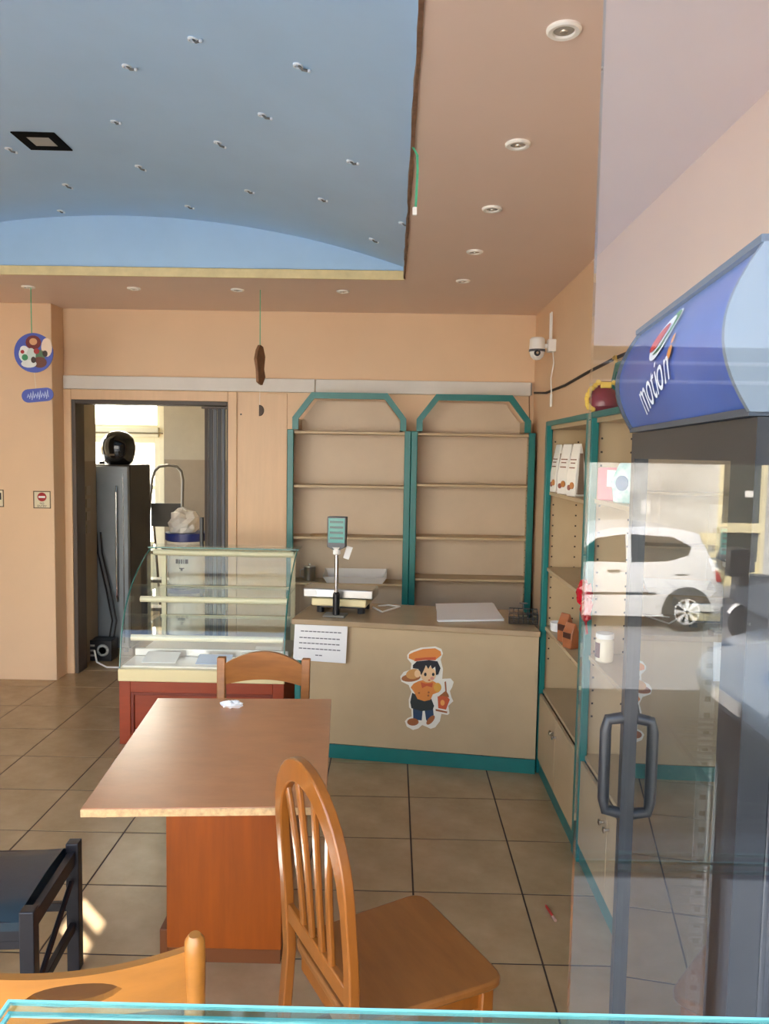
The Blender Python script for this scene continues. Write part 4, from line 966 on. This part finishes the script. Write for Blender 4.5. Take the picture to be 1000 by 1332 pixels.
for y in (.14, FDP - .1):
    for a, sx in ((.036, 1), (FWD - .036, -1)):
        s_ = box('shelf_strip', WHITE, a, a + sx * .006, y - .012, y + .012, .2, 1.62, ff)
        h_ = MB()
        for k in range(46): h_.box(a + sx * .006, a + sx * .0068, y - .005, y + .005, .22 + k * .03, .229 + k * .03)
        h_.build('strip_slots', mat('slot_grey', '5A5A58', .7), s_)['kind'] = 'stuff'
for z in (.36, .66, .96, 1.24, 1.48):
    ws_ = MB().box(.045, FWD - .045, .055, .063, z - .004, z + .004).build('wire_shelf', STEEL, ff)
    wr = MB()
    for k in range(20): x = .05 + k * (FWD - .1) / 19; wr.box(x - .0015, x + .0015, .06, FDP - .04, z - .0015, z + .0015)
    for y in (.18, .3, .42): wr.box(.04, FWD - .04, y - .003, y + .003, z - .006, z - .001)
    wr.build('shelf_wires', STEEL, ws_)
dr = MB().box(0, .028, 0, .03, .15, FH0 - .005).box(FWD - .075, FWD, 0, .03, .15, FH0 - .005).box(.028, FWD - .075, 0, .03, .15, .2).box(.028, FWD - .075, 0, .03, FH0 - .05, FH0 - .005).build('door_frame', BLACK, ff)
box('door_glass', FRGLASS, .028, FWD - .075, .012, .016, .2, FH0 - .05, dr)
MB().tube([(.02, 0, 1.045), (.02, -.026, 1.05), (.02, -.03, 1.07), (.02, -.03, 1.2), (.02, -.026, 1.22), (.02, 0, 1.225)], .0105, 10).build('door_handle', BLACK, dr, smooth=True)
# header: bulging blue face
HBLUE = mat('header_blue', '4560A8', .3, var=.2, scale=3, col2='33488A'); HGREY = mat('header_grey', '727A82', .4)
nh = 14
def hprof(t_): return (-.006 - .045 * math.sin(PI * (.12 + .8 * t_)) + .02, FH0 + (FH1 - FH0) * t_)
hp = [hprof(i / nh) for i in range(nh + 1)]
MB().prism(hp + [(FDP * .6, FH1), (FDP * .6, FH0)], .024, FWD - .004, 'x').build('header_box', HBLUE, ff, smooth=True)
for x in (.018, FWD - .006):
    MB().prism([(y - .006, z) for y, z in hp] + [(FDP * .6 + .004, FH1), (FDP * .6 + .004, FH0)], x, x + .009, 'x').build('header_end_cap', HGREY if x > .1 else mat('header_rim', '39404A', .4), ff, smooth=True)
box('header_top_trim', mat('header_rim', '39404A', .4), .02, FWD, hp[-1][0] - .008, FDP * .6, FH1, FH1 + .008, ff)
box('header_bottom_trim', mat('header_rim', '39404A', .4), .02, FWD, hp[0][0] - .006, .03, FH0 - .004, FH0 + .004, ff)
def on_header(u, z, off): 
    t_ = (z - FH0) / (FH1 - FH0); y, _ = hprof(t_); return (u, y - off, z)
vs_, fs_ = text_mesh('motion', .07, .15)
rot = math.radians(11)
def tmap(x, z): return on_header(.29 + x * math.cos(rot) - z * math.sin(rot), FH0 + .037 + x * math.sin(rot) + z * math.cos(rot), .0035)
MB().add([tmap(x, z) for x, z, _ in vs_], fs_).build('lettering', mat('header_white', 'E8ECF4', .4), ff)
def hpatch(name, cx, cz, a, b, ro, m, off, n=24):
    r_ = [[], []]
    pts = [(cx + a * math.cos(q) * math.cos(ro) - b * math.sin(q) * math.sin(ro), cz + a * math.cos(q) * math.sin(ro) + b * math.sin(q) * math.cos(ro)) for q in [2 * PI * i / n for i in range(n)]]
    MB().add([on_header(cx, cz, off)] + [on_header(x, z, off) for x, z in pts], [(0, 1 + i, 1 + (i + 1) % n) for i in range(n)]).build(name, m, ff)
W_ = MATS['header_white']
hpatch('logo_oval', .315, FH0 + .122, .058, .026, .35, W_, .003)
hpatch('logo_green', .32, FH0 + .125, .05, .021, .35, mat('logo_green', '5A9A50', .4), .0042)
hpatch('logo_white', .315, FH0 + .122, .046, .018, .35, W_, .0052)
hpatch('logo_red', .31, FH0 + .119, .04, .012, .3, mat('logo_red', 'C8382C', .4), .0064)
hpatch('logo_spark', .385, FH0 + .09, .012, .008, .5, mat('logo_orange', 'D88A3C', .4), .003); hpatch('logo_spark', .39, FH0 + .107, .008, .006, .5, mat('logo_orange', 'D88A3C', .4), .003)

# ------------------------------------------------------------------ shop front: fixed pane right of the open doorway
wn = struct(MB().box(.152, XR, YF, YF + .008, 0, 2.5).build('window_2', PANE))
# glass-topped display stand just inside the photographer's reach
gs = thing('glass_stand', 'clear glass topped stand with aqua edge in the shop entrance', 'stand', (-.257, .2, 0))
GZ = float(ay(2, 1299, .5)[2])
gx1 = .75
box('glass_top', glass('stand_glass', (.93, .98, .97), 1.5), 0, gx1, 0, .297, GZ - .010, GZ, gs)
for zz in (GZ - .0013, GZ - .010):
    MB().box(-.002, gx1, .297, .2995, zz - .0013, zz + .0013).build('glass_edge', AQUA, gs); MB().box(-.002, .0005, 0, .297, zz - .0013, zz + .0013).build('glass_edge', AQUA, gs)
box('glass_rim', glass('stand_rim', (.72, .9, .88), 1.5), -.001, gx1, .297, .299, GZ - .0087, GZ - .0026, gs)
for x in (.12, gx1 - .06):
    for y in (.03, .2): MB().cyl((x, y, 0), (x, y, GZ - .010), .012, 12).build('leg', CHROME, gs)
box('lower_shelf', glass('stand_glass', (.93, .98, .97), 1.5), .1, gx1 - .04, .02, .22, .5, .508, gs)

# ------------------------------------------------------------------ street
ASPH = mat('asphalt', '9A9A9A', .8, var=.1, scale=8); PAVE = mat('pavement', 'AAA8A2', .8, var=.1, scale=6)
struct(box('ground_street', ASPH, -25, 30, -40, 12, ROAD - .3, ROAD - .001))
st_ = struct(box('pavement', PAVE, -6, 16, -2.6, YF, ROAD - .0, -.45)); 
BOUNCEW = mat('white_bounce_step', 'E4E2DC', .35, var=.1, scale=3)  # white steps added out of view to bounce daylight onto the ceiling
struct(box('bounce_step_1', BOUNCEW, XL, .12, -1.0, YF, -.45, -.121)); struct(box('bounce_step_2', BOUNCEW, XL, .12, -2.2, -1.0, -.45, -.28))
struct(box('step_3', PAVE, .12, XR, -.3, YF, -.45, -.121))
struct(box('ground_shade_strip', mat('shade_dark_asphalt', '37373A', .85, var=.1, scale=8), .3, 30, -6.8, -2.6, ROAD - .001, ROAD + .004));  # dark strip: the building's shade put into the road colour
ST = mat('white_stone_cladding', 'C8C8C4', .7, var=.35, scale=2.2, bump=.8, bscale=5, stretch=(.6, 1, 1.8))
OY = 2 * YF - 14.2                        # far side of the street
def rv(px, py, d): p_ = ay(px, py, d); return float(p_[0]), 2 * YF - d, float(p_[2])     # where a thing seen in the pane stands
dxa, _, dza = rv(937, 605, 14.2); dxb, _, dzb = rv(990, 770, 14.2)
ow_ = MB().box(-20, dxa, OY - .4, OY, ROAD, 6).box(dxb, 25, OY - .4, OY, ROAD, 6).box(dxa, dxb, OY - .4, OY, 2.3, 6)
struct(ow_.build('wall_opposite', ST))
struct(box('pavement_opposite', PAVE, -20, 25, OY, OY + 1.2, ROAD - .1, ROAD + .1))
od = frame_ring('door_2', mat('cream_metal', 'DDD2A8', .5), dxa, dxb, ROAD + .1, 2.3, .07, OY - .2, OY + .02, None); struct(od)
zm = rv(960, 740, 14.2)[2] + .8
box('mid_rail', MATS['cream_metal'], dxa + .07, dxb - .07, OY - .19, OY + .01, .35, .52, od)
box('pane', mat('dark_street_glass', '3A403C', .1), dxa + .07, dxb - .07, OY - .1, OY - .09, .52, 2.23, od)
box('kick_panel', MATS['cream_metal'], dxa + .07, dxb - .07, OY - .1, OY - .06, ROAD + .17, -.2, od); box('pane', mat('dark_street_glass', '3A403C', .1), dxa + .07, dxb - .07, OY - .1, OY - .09, -.2, .35, od)
box('notice', WHITE, dxb - .35, dxb - .2, OY - .09, OY - .085, 1.0, 1.12, od)
mx, _, mz = rv(923, 722, 14.1)
mc = thing('meter_cabinet', 'cream double meter cabinet on the wall across the street', 'cabinet', (mx, OY, 0))
zb = rv(923, 757, 14.2)[2]
box('upper_box', MATS['cream_metal'], -.17, .17, .0, .14, rv(923, 724, 14.2)[2], rv(923, 693, 14.2)[2], mc, .01)
box('lower_box', MATS['cream_metal'], -.15, .18, .0, .16, zb, rv(923, 728, 14.2)[2], mc, .02)
box('meter_window', mat('mid_grey', '9A9A94', .5), -.05, .06, .14, .145, rv(923, 717, 14.2)[2], rv(923, 708, 14.2)[2], mc)
for k, (px, py) in enumerate(((840, 660), (841, 690))):
    x, y, z = rv(px, py, 14.2); o = box('wall_notice', WHITE, x - .09, x + .09, OY, OY + .01, z - .13, z + .13); tag(o, ('upper' if k == 0 else 'lower') + ' white paper notice on the stone wall across the street', 'notice')
# awning over the shop window: pale translucent cloth with a dark valance
AWN = mat('dark_awning_cloth', '4A4E58', .8)
CLO = bpy.data.materials.new('pale_awning_cloth'); CLO.use_nodes = True; _t = CLO.node_tree; _t.nodes.clear()
_o = _t.nodes.new('ShaderNodeOutputMaterial'); _mx = _t.nodes.new('ShaderNodeMixShader'); _mx.inputs[0].default_value = .65
_d = _t.nodes.new('ShaderNodeBsdfDiffuse'); _d.inputs['Color'].default_value = (.85, .87, .9, 1)
_l = _t.nodes.new('ShaderNodeBsdfTranslucent'); _l.inputs['Color'].default_value = (.9, .92, .95, 1)
_t.links.new(_d.outputs[0], _mx.inputs[1]); _t.links.new(_l.outputs[0], _mx.inputs[2]); _t.links.new(_mx.outputs[0], _o.inputs['Surface'])
aw = thing('awning', 'pale cloth awning with grey valance over the shop window outside', 'awning', (.3, YF, 0))
MB().add([(0, 0, 2.75), (4, 0, 2.75), (4, -1.5, 2.0), (0, -1.5, 2.0)], [(0, 1, 2, 3)]).build('canopy', CLO, aw)
box('valance', AWN, 0, 4, -1.515, -1.505, 1.685, 2.0, aw)
for z in (1.955, 1.905): MB().cyl((0, -1.495, z), (4, -1.495, z), .005, 8).build('front_bar', WHITE, aw)
for x in (1.8, 3.98): MB().cyl((x, 0, 2.3), (x, -1.48, 1.98), .014, 8).build('support_arm', mat('mid_grey', '9A9A94', .5), aw)

def make_car(label, loc, paint, rz=0, name='hatchback_car'):
    t = thing(name, label, 'car', loc, rz)
    pr = [(.10, .22), (.02, .30), (0, .48), (.03, .62), (.22, .76), (.55, .86), (.92, .95), (1.55, 1.36), (1.85, 1.44), (2.35, 1.47), (2.85, 1.43), (3.1, 1.37), (3.27, 1.02), (3.36, .88), (3.42, .6), (3.4, .36), (3.3, .22)]
    def hw(z): return .80 - max(0, z - .85) * .28 - max(0, .35 - z) * .25
    def end(x): return 1 - .16 * max(0, (.35 - x) / .35) ** 2 - .10 * max(0, (x - 3.1) / .35) ** 2
    # body as a lengthwise loft of cross sections
    xs_ = [0.0, .06, .15, .3, .55, .92, 1.2, 1.55, 1.85, 2.35, 2.85, 3.1, 3.2, 3.3, 3.38, 3.42]
    up_ = [(0, .5), (.02, .6), (.22, .76), (.55, .86), (.92, .95), (1.55, 1.36), (1.85, 1.44), (2.35, 1.47), (2.85, 1.43), (3.1, 1.37), (3.27, 1.02), (3.36, .88), (3.42, .6)]
    lo_ = [(0, .45), (.04, .28), (.12, .2), (3.3, .2), (3.38, .3), (3.42, .45)]
    ip = lambda tab, x: float(np.interp(x, [a for a, _ in tab], [b for _, b in tab]))
    rings = []
    for x in xs_:
        zl, zu = ip(lo_, x), ip(up_, x); r_ = []
        fr_ = [0, .12, .35, .6, .8, .93, 1]
        for f in fr_: z = zl + (zu - zl) * f; r_.append((x, (hw(z) * (1 if f < .8 else (.985 if f < .95 else .9))) * end(x), z))
        for f in reversed(fr_): z = zl + (zu - zl) * f; r_.append((x, -(hw(z) * (1 if f < .8 else (.985 if f < .95 else .9))) * end(x), z))
        rings.append(r_)
    MB().loft(rings).build('body', paint, t, smooth=True)
    gl_ = mat('car_glass', '1E262A', .06, coat=.3)
    dk = mat('car_trim', '3A3C3E', .5)
    for s in (-1, 1):
        def side(poly, m_, nm, off):
            o_ = [(x, s * (hw(z) * .985 + off), z) for x, z in poly]; i_ = [(x, s * (hw(z) * .985 - .02), z) for x, z in poly]
            MB().loft([o_, i_]).build(nm, m_, t)
        side([(1.2, .98), (1.62, 1.3), (2.02, 1.36), (2.02, .97)], gl_, 'side_window', .012)
        side([(2.1, .97), (2.1, 1.36), (2.7, 1.33), (2.95, 1.2), (2.9, 1.08), (2.6, .99)], gl_, 'side_window', .012)
        side([(1.05, .50), (2.45, .52), (2.45, .555), (1.05, .535)], dk, 'rub_strip', .016)
        side([(2.045, .3), (2.055, .3), (2.07, .96), (2.06, .96)], dk, 'door_gap', .006)
        side([(1.04, .3), (1.05, .3), (1.02, .92), (1.01, .92)], dk, 'door_gap', .006)
        side([(1.75, .84), (1.92, .845), (1.92, .865), (1.75, .86)], dk, 'door_handle', .02)
        side([(2.72, .80), (2.88, .80), (2.88, .815), (2.72, .815)], dk, 'fuel_flap_line', .01)
        side([(3.3, .72), (3.36, .72), (3.33, .84), (3.28, .9)], mat('tail_red', 'A8181C', .2), 'tail_light', .006)
        for x in (.55, 2.89):
            w_ = MB().lathe([(.1, -.1), (.27, -.1), (.285, -.06), (.285, .05), (.27, .085), (.19, .09), (.185, .05)], (x, s * .735, .285), 30, 'y')
            if s < 0: w_.xf(lambda v_: Vector((v_.x, -1.47 - v_.y, v_.z)))
            w_.build('tyre', mat('tyre_rubber', '22242A', .8), t, smooth=True)
            hb = MB().lathe([(.185, .0), (.185, .08), (.17, .085), (.165, .05)], (x, s * .735, .285), 30, 'y')
            if s < 0: hb.xf(lambda v_: Vector((v_.x, -1.47 - v_.y, v_.z)))
            hb = hb.build('wheel_rim', mat('wheel_silver', 'D8DADC', .3), t, smooth=True)
            for k in range(8):
                a = 2 * PI * k / 8
                MB().hexa([(x + .03 * math.cos(a - .4), s * .810, .285 + .03 * math.sin(a - .4)), (x + .03 * math.cos(a + .4), s * .810, .285 + .03 * math.sin(a + .4)), (x + .172 * math.cos(a + .17), s * .810, .285 + .172 * math.sin(a + .17)), (x + .172 * math.cos(a - .17), s * .810, .285 + .172 * math.sin(a - .17))],
                          [(x + .03 * math.cos(a - .4), s * .824, .285 + .03 * math.sin(a - .4)), (x + .03 * math.cos(a + .4), s * .824, .285 + .03 * math.sin(a + .4)), (x + .172 * math.cos(a + .17), s * .819, .285 + .172 * math.sin(a + .17)), (x + .172 * math.cos(a - .17), s * .819, .285 + .172 * math.sin(a - .17))]).build('spoke', MATS['wheel_silver'], hb)
            arc_ = [(x + .335 * math.cos(a), s * .793, .285 + .335 * math.sin(a)) for a in [PI * (-.03 + 1.06 * i / 16) for i in range(17)]]
            MB().tube(arc_, .022, 6).build('wheel_arch', dk, t, smooth=True)
            MB().lathe([(.33, -.004), (.33, .004)], (x, s * .801, .285), 30, 'y').build('wheel_well', mat('well_black', '141416', .9), t)
    ws_ = lambda x: ip(up_, x)
    for (xa, xb, nm) in ((1.0, 1.5, 'windscreen'), (3.12, 3.25, 'rear_window')):
        za, zb_ = ws_(xa), ws_(xb); ya, yb = hw(za) * .86, hw(zb_) * .84
        o_ = .012
        MB().hexa([(xa, -ya, za + o_), (xb, -yb, zb_ + o_), (xb, yb, zb_ + o_), (xa, ya, za + o_)], [(xa, -ya, za - .03), (xb, -yb, zb_ - .03), (xb, yb, zb_ - .03), (xa, ya, za - .03)]).build(nm, gl_, t)
    for s in (-1, 1): MB().ball((.22, s * .6, .63), .12, 12, (.9, .8, .7)).build('headlight', mat('headlight', 'D8E0E4', .1), t, smooth=True)
    box('number_plate', WHITE, -.02, .0, -.26, .26, .36, .47, t); box('number_plate', WHITE, 3.42, 3.435, -.26, .26, .6, .71, t)
    return t
WCAR = mat('white_car_paint', 'E6E8EA', .2, coat=.5); BCAR = mat('silver_blue_paint', 'A8C0D8', .12, metal=.3, coat=.8)
cxr, cyr, czr = rv(893, 797, 10.8)
make_car('white hatchback car parked across the street', (cxr - 2.89, cyr - .8, ROAD), WCAR)
nx, ny, nz = rv(1010, 880, 5.6)
make_car('silver blue car parked on the near side of the street', (nx, ny - .8, ROAD), BCAR)
# scooter behind the white car
sxr, syr, _ = rv(952, 800, 10.2)
sc2 = thing('motor_scooter', 'dark grey motor scooter with top case parked behind white car', 'scooter', (sxr, syr, ROAD))
SG = mat('scooter_grey', '4A505A', .25, coat=.4); TYR = mat('tyre_rubber', '22242A', .8)
for x in (.22, 1.5):
    MB().lathe([(.16, -.05), (.24, -.055), (.26, -.03), (.26, .03), (.24, .055), (.16, .05)], (x, 0, .26), 26, 'y').build('tyre', TYR, sc2, smooth=True)
    MB().lathe([(.02, -.05), (.16, -.04), (.16, .04), (.02, .05)], (x, 0, .26), 20, 'y').build('wheel_rim', mat('wheel_silver', 'D8DADC', .3), sc2, smooth=True)
MB().loft([[(x, -w_, z0), (x, w_, z0), (x, w_ * .8, z1), (x, -w_ * .8, z1)] for x, w_, z0, z1 in ((.0, .1, .58, .78), (.25, .17, .42, .86), (.6, .19, .3, .84), (.85, .17, .25, .55), (1.1, .16, .25, .33), (1.2, .18, .26, .5), (1.28, .2, .35, .9), (1.38, .12, .5, 1.0))]).build('body', SG, sc2, smooth=True)
MB().loft([[(x, -w_, z0), (x, w_, z0), (x, w_ * .85, z1), (x, -w_ * .85, z1)] for x, w_, z0, z1 in ((.02, .12, .78, .9), (.35, .15, .84, .92), (.8, .13, .82, .88))]).build('saddle', BLACK, sc2, smooth=True)
tcs = MB().loft([[(x, -w_, z0), (x, w_, z0), (x, w_ * .8, z1), (x, -w_ * .8, z1)] for x, w_, z0, z1 in ((-.2, .14, 1.0, 1.16), (-.14, .2, .97, 1.26), (.1, .21, .97, 1.28), (.2, .17, .98, 1.2))]).build('top_case', BLACK, sc2, .01)
box('case_rack', BLACK, -.1, .15, -.08, .08, .9, .97, sc2)
MB().tube([(1.5, 0, .26), (1.4, 0, .7), (1.3, 0, 1.05)], .03, 8).build('front_fork', SG, sc2)
MB().tube([(1.25, -.32, 1.06), (1.32, 0, 1.03), (1.25, .32, 1.06)], .018, 8).build('handlebar', BLACK, sc2)
MB().loft([[(1.36, -.18, 1.0), (1.36, .18, 1.0), (1.37, .18, 1.0), (1.37, -.18, 1.0)], [(1.22, -.15, 1.35), (1.22, .15, 1.35), (1.23, .15, 1.35), (1.23, -.15, 1.35)]]).build('wind_shield', GLASS, sc2)
MB().tube([(.0 + .22 - .3 * math.cos(a), 0, .26 + .3 * math.sin(a)) for a in [PI * (.15 + .5 * i / 8) for i in range(9)]], .04, 8, ry=.5).build('rear_fender', WCAR, sc2, smooth=True)
